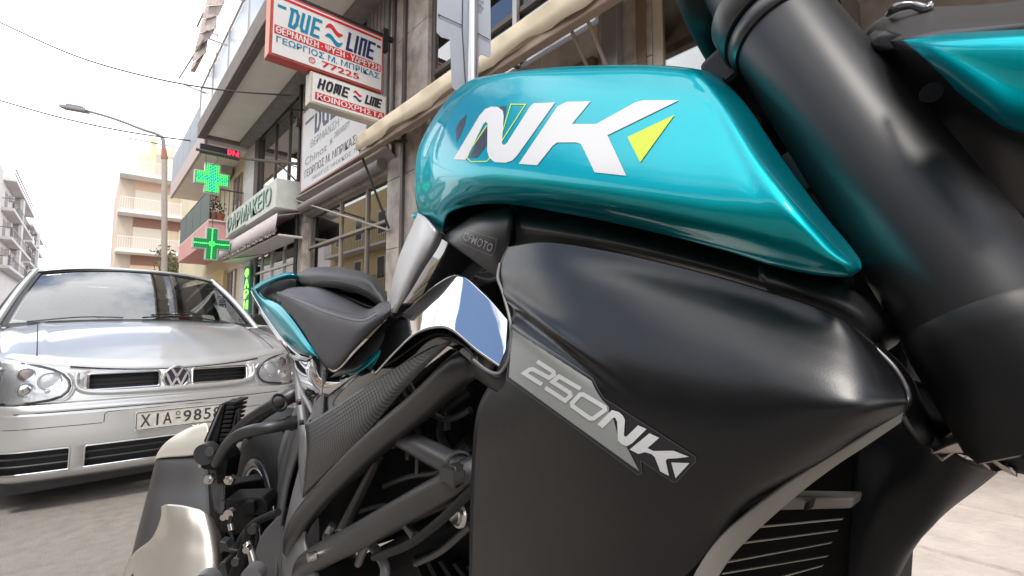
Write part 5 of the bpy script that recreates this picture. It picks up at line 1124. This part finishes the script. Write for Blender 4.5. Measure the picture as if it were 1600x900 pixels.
def cable(label, pts, r=.009):
    o = MB().tube(pts, r, 6, smooth=10).build('overhead_cable', mat('cable_dark', (.02,.02,.02), .6), None, smooth=True); tagm(o, label, 'cable', 'overhead cables')
cable('upper overhead cable sagging across the white sky to the bracket by the signs', [pt(-90,-8,9.5), pt(0,35,9.0), pt(120,88,8.6), pt(240,122,8.4), pt(350,141,8.3), pt(455,149,8.25)], .013)
cable('lower overhead cable passing just above the street lamp head', [pt(-90,130,14), pt(0,157,14), pt(100,185,14), pt(200,206,14), pt(300,220,14), pt(360,225,14)], .020)
ps_ = thing('road_sign_post', 'galvanised pole with the grey backs of cut out road signs, behind the tank', 'sign post', (1.42, 1.93, .1))
pz = 2.45; base = pt(738,135,pz)
MB().tube([(base.x, base.y, .12), (base.x, base.y, 3.6)], .024, 16).build('pole', mat('galvanised', (.55,.56,.58), .35, metal=.8, var=.05), ps_, smooth=True)
SP = mat('sign_back', (.30,.32,.36), .5, metal=.4, var=.04); Bz = pz + .06
L_ = [(684,-60),(682,50),(689,58),(703,62),(706,136),(711,141),(724,141),(738,120),(738,-60)]
R_ = [(738,-60),(738,120),(748,120),(748,88),(752,85),(765,89),(767,83),(766,-60)]
pl = MB().prism([pt(a, b2, Bz) for a, b2 in L_[:-2] + [(747,120),(748,88),(752,85),(764,89),(767,83),(766,-60)]], fw*.004).build('sign_plate', SP, ps_, bevel=.001)
MB().tube([pt(684,22,Bz-.006), pt(723,40,Bz-.006)], .0022, 6).tube([pt(741,49,Bz-.006), pt(765,62,Bz-.006)], .0022, 6).build('plate_joint', mat('joint_dark', (.05,.05,.06), .6), pl)
MB().tube([pt(724,-60,Bz-.008), pt(722,40,Bz-.008), pt(727,128,Bz-.008)], .0028, 6).build('plate_seam', MATS['joint_dark'], pl)
MB().tube([pt(686,22,Bz), pt(686,22,Bz-.01)], .004, 8).build('rivet', ALU, pl)
for k, s in enumerate(['ΤΥΠΟΣ', 'ΚΑΤΑΣΚΕΥΗ ΠΙΝΑΚΙΔΩΝ', 'ΕΤΟΣ', 'ΟΔΟΣ']):
    lettering('small_print', s, pt(740,2+k*5,Bz-.001), pt(756-(k%2)*3,6+k*5,Bz-.001), pt(740,-2+k*5,Bz-.001), MATS['joint_dark'], pl, bold=.01, off=.001)
# awning frame on the balcony top left
ba = thing('balcony_awning', 'folded striped balcony awning with bent metal arms sticking out at the top left', 'awning', (1.6, 9, 8))
f = [onX(345,0,1.5), onX(330,40,1.5), onX(318,62,1.45), onX(300,110,1.4)]
Lf_ = [(326,-14),(322,10),(317,30),(312,52),(306,76),(301,98),(297,112)]; Rt_ = [(352,-14),(349,8),(339,26),(336,46),(325,62),(320,84),(303,114)]
for k in range(6):
    mk('canvas_fold', [onX(*Lf_[k],1.5), onX(Rt_[k][0],Rt_[k][1],1.6), onX(Rt_[k+1][0]+2,Rt_[k+1][1]-1,1.6), onX(Lf_[k+1][0],Lf_[k+1][1]-1,1.46)], [(0,1,2,3)], mat('striped_canvas', (.42,.34,.31), .85, var=.3, vscale=9), ba, solid=.012)
MB().tube([onX(340,55,1.6), onX(308,42,1.6), onX(318,20,1.6)], .02, 6).tube([onX(318,62,1.5), onX(280,122,1.5), onX(292,134,1.5), onX(320,145,1.76)], .02, 6).tube([onX(325,60,1.6), onX(358,72,1.8)], .018, 6).build('arm', mat('arm_grey', (.35,.33,.33), .5, metal=.5), ba)
for q, (x0, lab) in enumerate([(326,'left one of two thin poles rising behind the balcony railing'), (337,'right one of two thin poles rising behind the balcony railing')]):
    o = MB().tube([onX(x0,128,1.85), onX(x0+1,80,1.85)], .012, 6).build('railing_pole', MATS['arm_grey'], None); tagm(o, lab, 'pole', 'thin poles on the balcony')
# things inside the shop window
def crate(x, y, z, sx, sy, sz, col, label, rz=0):
    ca, sa = math.cos(rz), math.sin(rz); o = MB().obox((x, y, z+sz/2), (sx/2*ca, sx/2*sa, 0), (-sy/2*sa, sy/2*ca, 0), (0, 0, sz/2)).build('cardboard_box', mat('card_%d' % int(col[0]*100), col, .85, var=.15, vscale=14), None, bevel=.006)
    tagm(o, label, 'box', 'boxes inside the shop window')
crate(3.35, 5.95, 1.60, .3, .34, .22, (.30,.16,.08), 'brown box at the bottom of the heap behind the shop glass', .3)
crate(3.35, 6.25, 1.60, .3, .30, .14, (.42,.30,.20), 'pale brown carton tilted on the brown box behind the shop glass', -.4)
crate(3.38, 5.92, 1.82, .24, .30, .16, (.22,.10,.06), 'dark brown carton on top of the heap behind the shop glass', .7)
o = MB().box((3.2,5.8,.13),(3.7,9.0,1.595)).build('display_counter', mat('counter_dark', (.07,.06,.055), .7), None, bevel=.01); tagm(o, 'dark counter inside the shop under the cartons', 'counter')
o = thing('boiler_unit', 'dark grey boiler burner with pipes standing on the counter behind the shop glass', 'machine', (3.4, 6.6, 1.6))
b = MB(); b.box((3.3, 6.45, 1.6), (3.6, 6.75, 1.95)); b.build('cabinet', mat('burner_grey', (.16,.16,.17), .5), o, bevel=.02)
MB().tube([(3.28, 6.6, 1.9), (3.28, 6.6, 2.15), (3.4, 6.5, 2.2)], .05, 12, smooth=3).build('pipe', ALU, o, smooth=True)
MB().ring((3.27, 6.6, 1.78), (1,0,0), .09, .015, 20, 6).build('gauge', ALU, o, smooth=True)
# far bushes behind the car roof
def tree(x, y, z, h, rr, label, seed, lean=0):
    random.seed(seed); t = thing('small_tree', label, 'tree', (x, y, 0), 'small trees in front of the beige block')
    MB().tube([(x, y, 0), (x+.05, y, z*.6), (x+.1, y, z)], [.12,.09,.06], 8).build('trunk', mat('bark', (.12,.09,.07), .9), t, smooth=True)
    lf = MB(); 
    for c_ in range(16):
        q = Vector((x + random.gauss(0, rr*.5), y + random.gauss(0, rr*.5), z + random.uniform(0, h)));
        for i in range(70):
            p = q + Vector((random.gauss(0,1), random.gauss(0,1), random.gauss(0,.8))) * rr * .22; d = Vector((random.gauss(0,1), random.gauss(0,1), random.gauss(0,1))).normalized()*.13; e = d.cross(Vector((random.gauss(0,1), 1, .3))).normalized()*.045
            lf.add([p-d, p+e, p+d, p-e], [(0,1,2,3)])
    lf.build('crown', mat('tree_leaves', (.13,.14,.06), .6), t)
tree(3.7, 33, 3.6, 1.5, 1.1, 'small olive green tree to the right of the lamp post base', 3)
tree(5.4, 33, 3.7, 1.9, 1.3, 'sparse bushy tree between the lamp post and the pink balcony', 5)
# ------------------------------------------------------------------ silver car
CA = R(5.0); CD = Vector((-math.sin(CA), math.cos(CA), 0)); CE = Vector((math.cos(CA), math.sin(CA), 0)); CO = Vector((.416, 3.47, 0))
def cl(x, y, z): return CO + CE * x + CD * y + Vector((0, 0, z))
car = thing('parked_car', 'silver hatchback with a Greek number plate parked close behind the motorcycle', 'car', CO + CD * 1.5)
SILV = flake_mat('silver_paint', (.55,.55,.54), metal=.5, rough=.28)
SILV.node_tree.nodes['Mix'].inputs['B'].default_value = (.46,.47,.48,1)
CBLK = mat('car_black', (.012,.012,.013), .5); CCHR = mat('car_chrome', (.75,.75,.76), .12, metal=1.0); CGAP = mat('panel_gap', (.03,.03,.03), .8)
def lerpt(T, z):
    for (a, b), (c, d) in zip(T, T[1:]):
        if z <= c: t = max(0, (z - a) / (c - a)); return b + (d - b) * t
    return T[-1][1]
PROF = [(.10,.16),(.15,.05),(.18,.012),(.22,.0),(.36,-.006),(.495,.0),(.503,.008),(.511,.004),(.54,.012),(.56,.030),(.60,.036),(.70,.055),(.80,.10)]
def bow(x): a = abs(x); return .035*(a/.45)**2 + .30*max(0,(a-.60)/.24)**3
def yf(x, z): return lerpt(PROF, z) + bow(x)
def zf_(x): return .702 + .09*(abs(x)/.75)**2
def cf(x, z, off=0.0): return cl(x, yf(x, z) - off, z)
xs = sorted(set([-.84,-.82,-.80,-.78,-.76,-.72,-.68,-.64,-.60,-.55,-.50,-.455,-.445,-.395,-.385,-.34,-.28,-.22,-.16,-.12,-.083,-.04,0.0]) | set(-x for x in [-.84,-.82,-.80,-.78,-.76,-.72,-.68,-.64,-.60,-.55,-.50,-.455,-.445,-.395,-.385,-.34,-.28,-.22,-.16,-.12,-.083,-.04]))
zl = [.15,.165,.18,.192,.205,.24,.28,.318,.33,.36,.40,.44,.48]; zu = [.49,.495,.501,.506,.512,.52,.54,.552,.56,.58,.605,.63,.66,.69]
def shell(zs_, name, m, top=False, holes=()):
    V = []; Fc = []; nr = len(zs_) + (1 if top else 0)
    for z in zs_: V += [cf(x, z) for x in xs]
    if top: V += [cl(x, yf(x, .70) + .012, zf_(x)) for x in xs]
    zz = list(zs_) + ([.71] if top else []); nc = len(xs)
    for i in range(nr - 1):
        for j in range(nc - 1):
            xc = (xs[j] + xs[j+1]) / 2; zc = (zz[i] + zz[i+1]) / 2
            if any(x0 < xc < x1 and z0 < zc < z1 for x0, x1, z0, z1 in holes): continue
            Fc.append((i*nc+j, i*nc+j+1, (i+1)*nc+j+1, (i+1)*nc+j))
    return mk(name, V, Fc, m, car, smooth=True, solid=.006)
LH = [(-.396,.396,.205,.318), (-.76,-.454,.205,.318), (.454,.76,.205,.318)]
shell(zl + zu[:8], 'front_bumper', SILV, holes=LH)
UH = [(-.396,-.082,.604,.691), (.082,.396,.604,.691)]
shell([.552,.56,.58,.605,.63,.66,.69], 'nose_panel', SILV, top=True, holes=UH)
for x0, x1, z0, z1 in LH + UH:
    n = 8; V = []; Fc = []
    for i in range(n + 1):
        x = x0 - .01 + (x1 - x0 + .02) * i / n; V += [cf(x, z0 - .01, -.07), cf(x, z1 + .01, -.07)]
    for i in range(n): Fc.append((i*2, i*2+2, i*2+3, i*2+1))
    g = mk('grille_back', V, Fc, CBLK, car)
    up_ = z0 > .5
    for k in range(2 if not up_ else 3):
        z = z0 + (z1 - z0) * (k + 1) / (3 if not up_ else 4); b = MB()
        V = [cf(x0 + (x1-x0)*i/10, z, -.025 if not up_ else -.045) for i in range(11)]
        b.tube(V, .0055 if not up_ else .003, 6); b.build('grille_slat', mat('slat_grey', (.05,.048,.05), .45), car, smooth=True)
    # rounded edge of the opening
    c = .012; P = []
    for cx, cz, a0 in ((x1-c, z1-c, 0), (x0+c, z1-c, 90), (x0+c, z0+c, 180), (x1-c, z0+c, 270)):
        for q in range(5): a = R(a0 + q * 22.5); P.append((cx + c*math.cos(a), cz + c*math.sin(a)))
    P.append(P[0])
    # resample so long edges follow the bow
    Q = []
    for a, b2 in zip(P, P[1:]):
        m_ = max(1, int(abs(b2[0]-a[0]) / .04)); Q += [(a[0]+(b2[0]-a[0])*t/m_, a[1]+(b2[1]-a[1])*t/m_) for t in range(m_)]
    Q.append(P[-1])
    MB().tube([cf(x, z, .001) for x, z in Q], .007 if up_ else .004, 8, caps=False).build('opening_trim', CCHR if up_ else SILV, car, smooth=True)
    if not up_: MB().tube([cf(x0 + (x1-x0)*i/10, z0 + .003, .004) for i in range(11)], .005, 8).build('chrome_strip', CCHR, car, smooth=True)
# moulded surround of the upper grille
P = []
for s in (1, -1):
    arc = [(.0,.585),(.12,.584),(.25,.585),(.36,.592),(.415,.606),(.440,.632),(.444,.665),(.438,.70)]
    P.append([(s*x, z) for x, z in arc])
Q = P[1][::-1] + P[0][1:]
MB().tube([cf(x, z, -.004) for x, z in Q], [.010]+[.017]*(len(Q)-2)+[.010], 12, smooth=5).build('grille_surround', SILV, car, smooth=True)
# badge
bc = cf(0, .647, .010); nrm = -CD
MB().disc(bc + CD*.012, nrm, .066, .010, 40).build('badge_base', mat('badge_dark', (.05,.05,.075), .3, metal=.5), car, smooth=True)
MB().ring(bc, nrm, .063, .0065, 44, 8).build('badge_ring', CCHR, car, smooth=True)
bo = bc - CE*.06 - Vector((0,0,.06)) - CD*.001
for path in ([(.26,.98),(.50,.545),(.74,.98)], [(.07,.72),(.31,.12),(.50,.50),(.69,.12),(.93,.72)]):
    for poly in stroke(path, .105):
        vs, fs = tri2d([poly], 9); b = MB(); b.prism([bo + CE*.12*p[0] + Vector((0,0,.12*p[1])) for p in poly], -CD*.006); b.build('badge_letter', CCHR, car)
# grooves, recess and plate
def cline(name, pts, r, m, off=.0): return MB().tube([cf(x, z, off) for x, z in pts], r, 6).build(name, m, car, smooth=True)
cline('bumper_groove', [(-.83+i*.083, .505) for i in range(21)], .0026, CGAP)
cline('bumper_groove', [(-.83+i*.05, .430+0*i) for i in range(11)], .0018, CGAP); cline('bumper_groove', [(.35+i*.048, .430) for i in range(11)], .0018, CGAP)
cline('plate_recess_line', [(-.325,.432),(-.323,.475),(-.31,.487),(-.1,.489),(.1,.489),(.345,.487),(.362,.475),(.364,.432)], .0020, CGAP)
PLT = mat('plate_white', (.62,.60,.53), .5, var=.18, vscale=40)
px0, px1, pz0, pz1 = -.195, .262, .366, .474
plate = thing('x','y','z',(0,0,0)); bpy.data.objects.remove(plate)
def pp(x, z, o=0): return cl(x, -.006 - .012 - o, z)
b = MB(); cc = .012; P = []
for cx, cz, a0 in ((px1-cc, pz1-cc, 0), (px0+cc, pz1-cc, 90), (px0+cc, pz0+cc, 180), (px1-cc, pz0+cc, 270)):
    for q in range(5): a = R(a0 + q*22.5); P.append((cx+cc*math.cos(a), cz+cc*math.sin(a)))
b.prism([pp(x, z) for x, z in P], CD*.008); pl_ = b.build('number_plate', PLT, car)
P2 = [(px0+.006+(x-px0)*(px1-px0-.012)/(px1-px0), pz0+.006+(z-pz0)*(pz1-pz0-.012)/(pz1-pz0)) for x, z in P]
MB().tube([pp(x, z, .001) for x, z in P2 + P2[:1]], .0018, 6).build('plate_border', mat('plate_ink', (.04,.04,.045), .5, var=.4, vscale=90), pl_)
INK = MATS['plate_ink']; wI = px1 - px0
for s, a, b2 in (('X',.055,.155),('I',.215,.235),('A',.285,.375),('9',.50,.585),('8',.615,.70),('5',.73,.81),('8',.84,.925)):
    lettering('plate_character', s, pp(px0+wI*a, pz0+.022), pp(px0+wI*b2, pz0+.022), pp(px0+wI*a, pz1-.020), INK, pl_, bold=.02, off=.0012)
flat('plate_dash', [[(0,0),(1,0),(1,1),(0,1)]], pp(px0+wI*.415, .412), CE*.026, (0,0,.007), INK, pl_, off=.0012)
MB().ring(pp(px0+wI*.44, .443, .002), nrm, .010, .0018, 14, 5).build('plate_emblem', INK, pl_)
# headlights
def lamp_outline(s):
    L0 = [(-.825,.715),(-.79,.752),(-.73,.764),(-.65,.757),(-.588,.742),(-.535,.721),(-.497,.695),(-.474,.664),(-.468,.634),(-.476,.606),(-.50,.582),(-.545,.566),(-.61,.557),(-.72,.556),(-.79,.572),(-.825,.61),(-.833,.66)]
    return [(s*-1*x, z) for x, z in L0]
def yl_(x, z): return yf(x, min(z, .70)) + max(0, z-.70)*.35
LENS = glass_mat('lamp_lens', (.93,.94,.95), base=.03, power=1.0)
REFL = mat('reflector', (.86,.87,.88), .33, metal=.6, bump=.25, bscale=50); REFD = mat('reflector_dark', (.50,.50,.51), .25, metal=.7)
for s in (-1, 1):
    o = lamp_outline(s); nl = 'headlight'
    vs, fs = tri2d([o], .035)
    hl_ = mk('headlight', [cl(v[0], yl_(v[0], v[1]) - .004, v[1]) for v in vs], [tuple(f) for f in fs], REFL, car, smooth=True)
    MB().tube([cl(x, yl_(x, z) - .004, z) for x, z in o + o[:1]], .0065, 8).build('rim', mat('lamp_seal', (.05,.05,.055), .5), hl_, smooth=True)
    for (x, z, r_, kind) in ((-.735,.655,.078,'dark'),(-.635,.70,.034,'amb'),(-.632,.622,.034,'chr'),(-.545,.662,.045,'chr2'),(-.55,.69,.010,'s'),(-.553,.612,.010,'s')):
        x = -s*x; p = cl(x, yl_(x, z) - .009, z)
        MB().ring(p, nrm, r_, r_*.10, 26, 6).build('lamp_ring', mat('ring_chrome', (.7,.7,.7), .18, metal=.9), hl_, smooth=True)
        dm = {'dark': REFD, 'amb': mat('lamp_amber', (.30,.22,.19), .25, metal=.5), 'chr': CCHR, 'chr2': REFL, 's': CCHR}[kind]
        b = MB(); rr = [r_*math.cos(a) for a in (0,.4,.8,1.2,1.5)]; dd = [r_*.14*math.sin(a) for a in (0,.4,.8,1.2,1.5)]
        b.tube([p + nrm*(d_ - r_*.1) for d_ in dd], rr, 22).build('lamp_bowl', dm, hl_, smooth=True)
        if kind in ('chr',): MB().disc(p, nrm, r_*.45, r_*.5, 16, r2=r_*.3).build('bulb_shade', CCHR, hl_, smooth=True)
    cx, cz = sum(a for a, _ in o)/len(o), sum(b3 for _, b3 in o)/len(o)
    V = [cl(v[0], yl_(v[0], v[1]) - .014 - .018*max(0, 1-((v[0]-cx)/.19)**2)*max(0, 1-((v[1]-cz)/.11)**2), v[1]) for v in vs]
    mk('lens', V, [tuple(f) for f in fs], LENS, hl_, smooth=True)
    # body coloured ring between lamp and grille
    MB().tube([cf(-s*x, z, .001) for x, z in [(-.50,.555),(-.47,.575),(-.452,.61),(-.450,.645),(-.458,.675),(-.478,.70)]], [.004,.008,.009,.009,.008,.004], 8, smooth=4).build('lamp_surround', SILV, car, smooth=True)
# bonnet
def hoodz(t, x):
    a = abs(x); base = lerpt([(0,.702),(.05,.738),(.12,.766),(.3,.835),(.5,.893),(.7,.943),(.85,.972),(1,.992)], t)
    side = lerpt([(0,.0),(.3,.012),(.5,.02),(.62,.018),(.72,.0),(.8,-.04),(.85,-.085)], a) if a > 0 else 0
    cr_b = .010 * max(0, 1 - abs(a - .56) / .035)
    return base + (.09*(a/.75)**2*(1-t)**1.2) - side*0 - .05*(a/.75)**3*t - (.10*max(0,(a-.70)/.14)**2) + cr_b*min(1, t*4)
hx = [-.84,-.80,-.76,-.70,-.64,-.60,-.575,-.56,-.545,-.50,-.42,-.32,-.2,-.1,0,.1,.2,.32,.42,.50,.545,.56,.575,.60,.64,.70,.76,.80,.84]
V = []; Fc = []; T_ = [0,.02,.05,.09,.13,.18,.25,.33,.42,.52,.62,.72,.82,.91,1.0]
for t in T_:
    for x in hx:
        y0 = yf(x, .70) + .014; y1 = .95 + .13*(abs(x)/.72)**2; V.append(cl(x, y0 + (y1 - y0)*t, hoodz(t, x)))
nc = len(hx)
for i in range(len(T_)-1):
    for j in range(nc-1): Fc.append((i*nc+j, i*nc+j+1, (i+1)*nc+j+1, (i+1)*nc+j))
mk('bonnet', V, Fc, SILV, car, smooth=True, solid=.006)
MB().tube([cl(x, yf(x,.70)+.010, hoodz(0,x)-.002) for x in [-.47+.047*i for i in range(21)]], .0035, 6).build('bonnet_gap', CGAP, car, smooth=True)
for s in (-1, 1):
    L_ = []
    for k in range(14):
        t = .06 + .94*k/13; x = s*(.60 - .02*t); y0 = yf(x,.70)+.014; y1 = .95+.13*(abs(x)/.72)**2; L_.append(cl(x, y0+(y1-y0)*t, hoodz(t, x)+.0005))
    MB().tube(L_, .0028, 6).build('bonnet_gap', CGAP, car, smooth=True)
# windscreen, pillars, roof
CGL = glass_mat('windscreen_glass', (.72,.80,.78), base=.07, power=1.8)
def ws(u, v, off=0.0):
    hw = .745 + (.575-.745)*v; yb = .955+.135*(abs(u))**2.2; yt = 1.63+.07*u*u; z = .985-.035*abs(u)**2+(1.413-.985-.020*u*u)*v + .022*math.sin(math.pi*v)
    return cl(u*hw, yb+(yt-yb)*v, z) + Vector((0,0,off)) - CD*off
def wsgrid(us, vs_, name, m, off=0, solid=0):
    V = [ws(u, v, off) for v in vs_ for u in us]; n = len(us)
    return mk(name, V, [(i*n+j, i*n+j+1, (i+1)*n+j+1, (i+1)*n+j) for i in range(len(vs_)-1) for j in range(n-1)], m, car, smooth=True, solid=solid)
us = [-1+i*.1 for i in range(21)]; vv = [i/10 for i in range(11)]
wsc = wsgrid(us, vv, 'windscreen', CGL)
FR = mat('screen_border', (.02,.02,.022), .4)
wsgrid(us, [-.02,.0,.03], 'screen_border', FR, .004)
wsgrid(us, [.96,.985,1.01], 'screen_border', FR, .004)
for s in (-1, 1): wsgrid([s*.965, s*.985, s*1.0], vv, 'screen_border', FR, .005)
for s in (-1, 1):
    MB().tube([ws(s*1.035, v, .004) for v in [-.06]+vv+[1.04]], .024, 10).build('pillar', SILV, car, smooth=True)
    MB().tube([ws(s*1.085, v, -.006) for v in [-.02]+vv], .010, 8).build('door_seal', FR, car, smooth=True)
rx = [-1+i*.125 for i in range(17)]; V = []; Fc = []
RY = [(1.62,1.418,.60),(1.66,1.432,.605),(1.80,1.448,.615),(2.2,1.462,.625),(2.8,1.455,.625),(3.3,1.42,.61),(3.5,1.39,.59)]
for y, z, hw in RY:
    for u in rx: V.append(cl(u*hw, y+.06*u*u*(1 if y<2 else 0), z-.055*abs(u)**3))
n = len(rx)
for i in range(len(RY)-1):
    for j in range(n-1): Fc.append((i*n+j, i*n+j+1, (i+1)*n+j+1, (i+1)*n+j))
mk('roof', V, Fc, SILV, car, smooth=True, solid=.01)
# sides
for s in (-1, 1):
    rowsS = []
    for z, dx in ((.20,-.03),(.30,0),(.55,.012),(.75,.004),(.90,-.02),(.965,-.055)):
        rowsS.append([cl(s*(.845+dx), y, z + (0 if y > .9 else -(.9-y)*.10*(z>.7))) for y in (.40,.8,1.2,1.8,2.4,3.0,3.6,4.0)])
    patch('body_side', rowsS, SILV, car, nu=3, nv=3, thick=.006, face=cl(s*5, 2, .6))
    patch('side_glass', [[cl(s*.79, y, .965) for y in (1.15,1.7,2.4,3.0,3.5)], [cl(s*.70, y, 1.2) for y in (1.42,1.8,2.4,3.0,3.4)], [cl(s*.615, y, 1.38) for y in (1.7,1.9,2.4,3.0,3.3)]], GLASS, car, nu=3, nv=3, thick=0, face=cl(s*5, 2, 1))
    MB().tube([cl(s*.79, 3.5, .965), cl(s*.70,3.45,1.2), cl(s*.61, 3.35, 1.38)], .05, 8).build('rear_pillar', SILV, car, smooth=True)
    for yy in (.78, 3.30):
        w_ = MB(); w_.ring(cl(s*.74, yy, .30), CE, .235, .075, 36, 12); w_ = w_.build('wheel', RUBBER, car, smooth=True)
        MB().disc(cl(s*.80, yy, .30), CE*s, .19, .02, 28).build('rim', mat('wheel_silver', (.45,.45,.45), .35, metal=.7), w_, smooth=True)
    mr = MB(); mr.obox(cl(s*.93, 1.42, 1.0), CE*.10, CD*.045, (0,0,.065)); mr = mr.build('door_mirror', CBLK if s > 0 else SILV, car, bevel=.03)
    MB().obox(cl(s*.83, 1.38, .965), CE*.06, CD*.02, (0,0,.02)).build('mirror_stalk', CBLK, car, bevel=.005)
patch('tailgate', [[cl(x, 4.05-.10*abs(x), .30) for x in (-.8,-.4,0,.4,.8)], [cl(x, 4.10-.10*abs(x), .60) for x in (-.82,-.4,0,.4,.82)], [cl(x, 4.0-.1*abs(x), .96) for x in (-.78,-.4,0,.4,.78)]], SILV, car, face=cl(0, 8, 1), thick=.006)
patch('rear_window', [[cl(x, 3.98, .97) for x in (-.70,-.35,0,.35,.70)], [cl(x, 3.52, 1.38) for x in (-.56,-.28,0,.28,.56)]], glass_mat('rear_glass', (.85,.88,.86), base=.04, power=1.0), car, nv=4, face=cl(0, 8, 1), thick=0)
MB().prism([cl(x, y, .22) for x, y in [(-.78,.25),(.78,.25),(.80,4.0),(-.80,4.0)]], (0,0,.06)).build('floor_pan', CBLK, car)
MB().prism([cl(x, y, .60) for x, y in [(-.78,1.15),(.78,1.15),(.78,1.2),(-.78,1.2)]], (0,0,.33)).build('bulkhead', CBLK, car)
# cabin
CAB = mat('cabin_grey', (.16,.16,.165), .85); 
patch('dashboard', [[cl(x, 1.0+.12*abs(x), .945) for x in (-.70,-.3,0,.3,.70)], [cl(x, 1.32, .95) for x in (-.72,-.3,0,.3,.72)], [cl(x, 1.52, .90) for x in (-.72,-.3,0,.3,.72)], [cl(x, 1.55, .60) for x in (-.72,-.3,0,.3,.72)]], mat('dash_black', (.03,.03,.032), .7), car, thick=.01)
for s in (-1, 1):
    st = MB().prism([cl(s*.37 + x, 2.15, z) for x, z in [(-.24,.45),(-.25,.8),(-.21,1.0),(-.15,1.07),(.15,1.07),(.21,1.0),(.25,.8),(.24,.45)]], CD*.14).build('front_seat', CAB, car, bevel=.04)
    MB().prism([cl(s*.37 + x, 2.17, z) for x, z in [(-.13,1.09),(-.14,1.16),(-.10,1.22),(.10,1.22),(.14,1.16),(.13,1.09)]], CD*.09).build('headrest', CAB, st, bevel=.02)
MB().obox(cl(0, 3.35, .72), CE*.68, CD*.08, (0,0,.26)).build('rear_seat', CAB, car, bevel=.04)
MB().ring(cl(.36, 1.66, .93), (CD*-.85+Vector((0,0,.5))).normalized(), .185, .014, 36, 8).build('steering_wheel', CBLK, car, smooth=True)
MB().tube([ws(-.05,.035,.012), ws(.2,.06,.014), ws(.45,.045,.014), ws(.62,.02,.012)], .006, 6, smooth=4).tube([ws(.25,.012,.02), ws(.02,.07,.016), ws(.55,.12,.014)], .004, 6, smooth=4).build('wiper', CBLK, car, smooth=True)
MB().tube([ws(-.85,.02,.012), ws(-.5,.05,.014), ws(-.2,.03,.014)], .005, 6, smooth=4).build('wiper', CBLK, car, smooth=True)
def wpaper(name, q, m): 
    V = [ws(u, v, -.012) for u, v in q]; return mk(name, V, [(0,1,2,3)], m, car)
wpaper('windscreen_paper', [(.70,.10),(.84,.04),(.86,.34),(.74,.40)], mat('paper_pale', (.45,.45,.42), .7, var=.3, vscale=60))
wpaper('windscreen_paper', [(.50,.03),(.62,.02),(.64,.16),(.52,.18)], MATS['paper_pale'])
MB().obox(ws(0, .90, -.05), CE*.10, CD*.012, (0,0,.03)).build('rear_view_mirror', CBLK, car, bevel=.008)
MB().obox(cl(0, .16, .13), CE*.70, CD*.03, (0,0,.035)).build('air_dam', CBLK, car, bevel=.006)
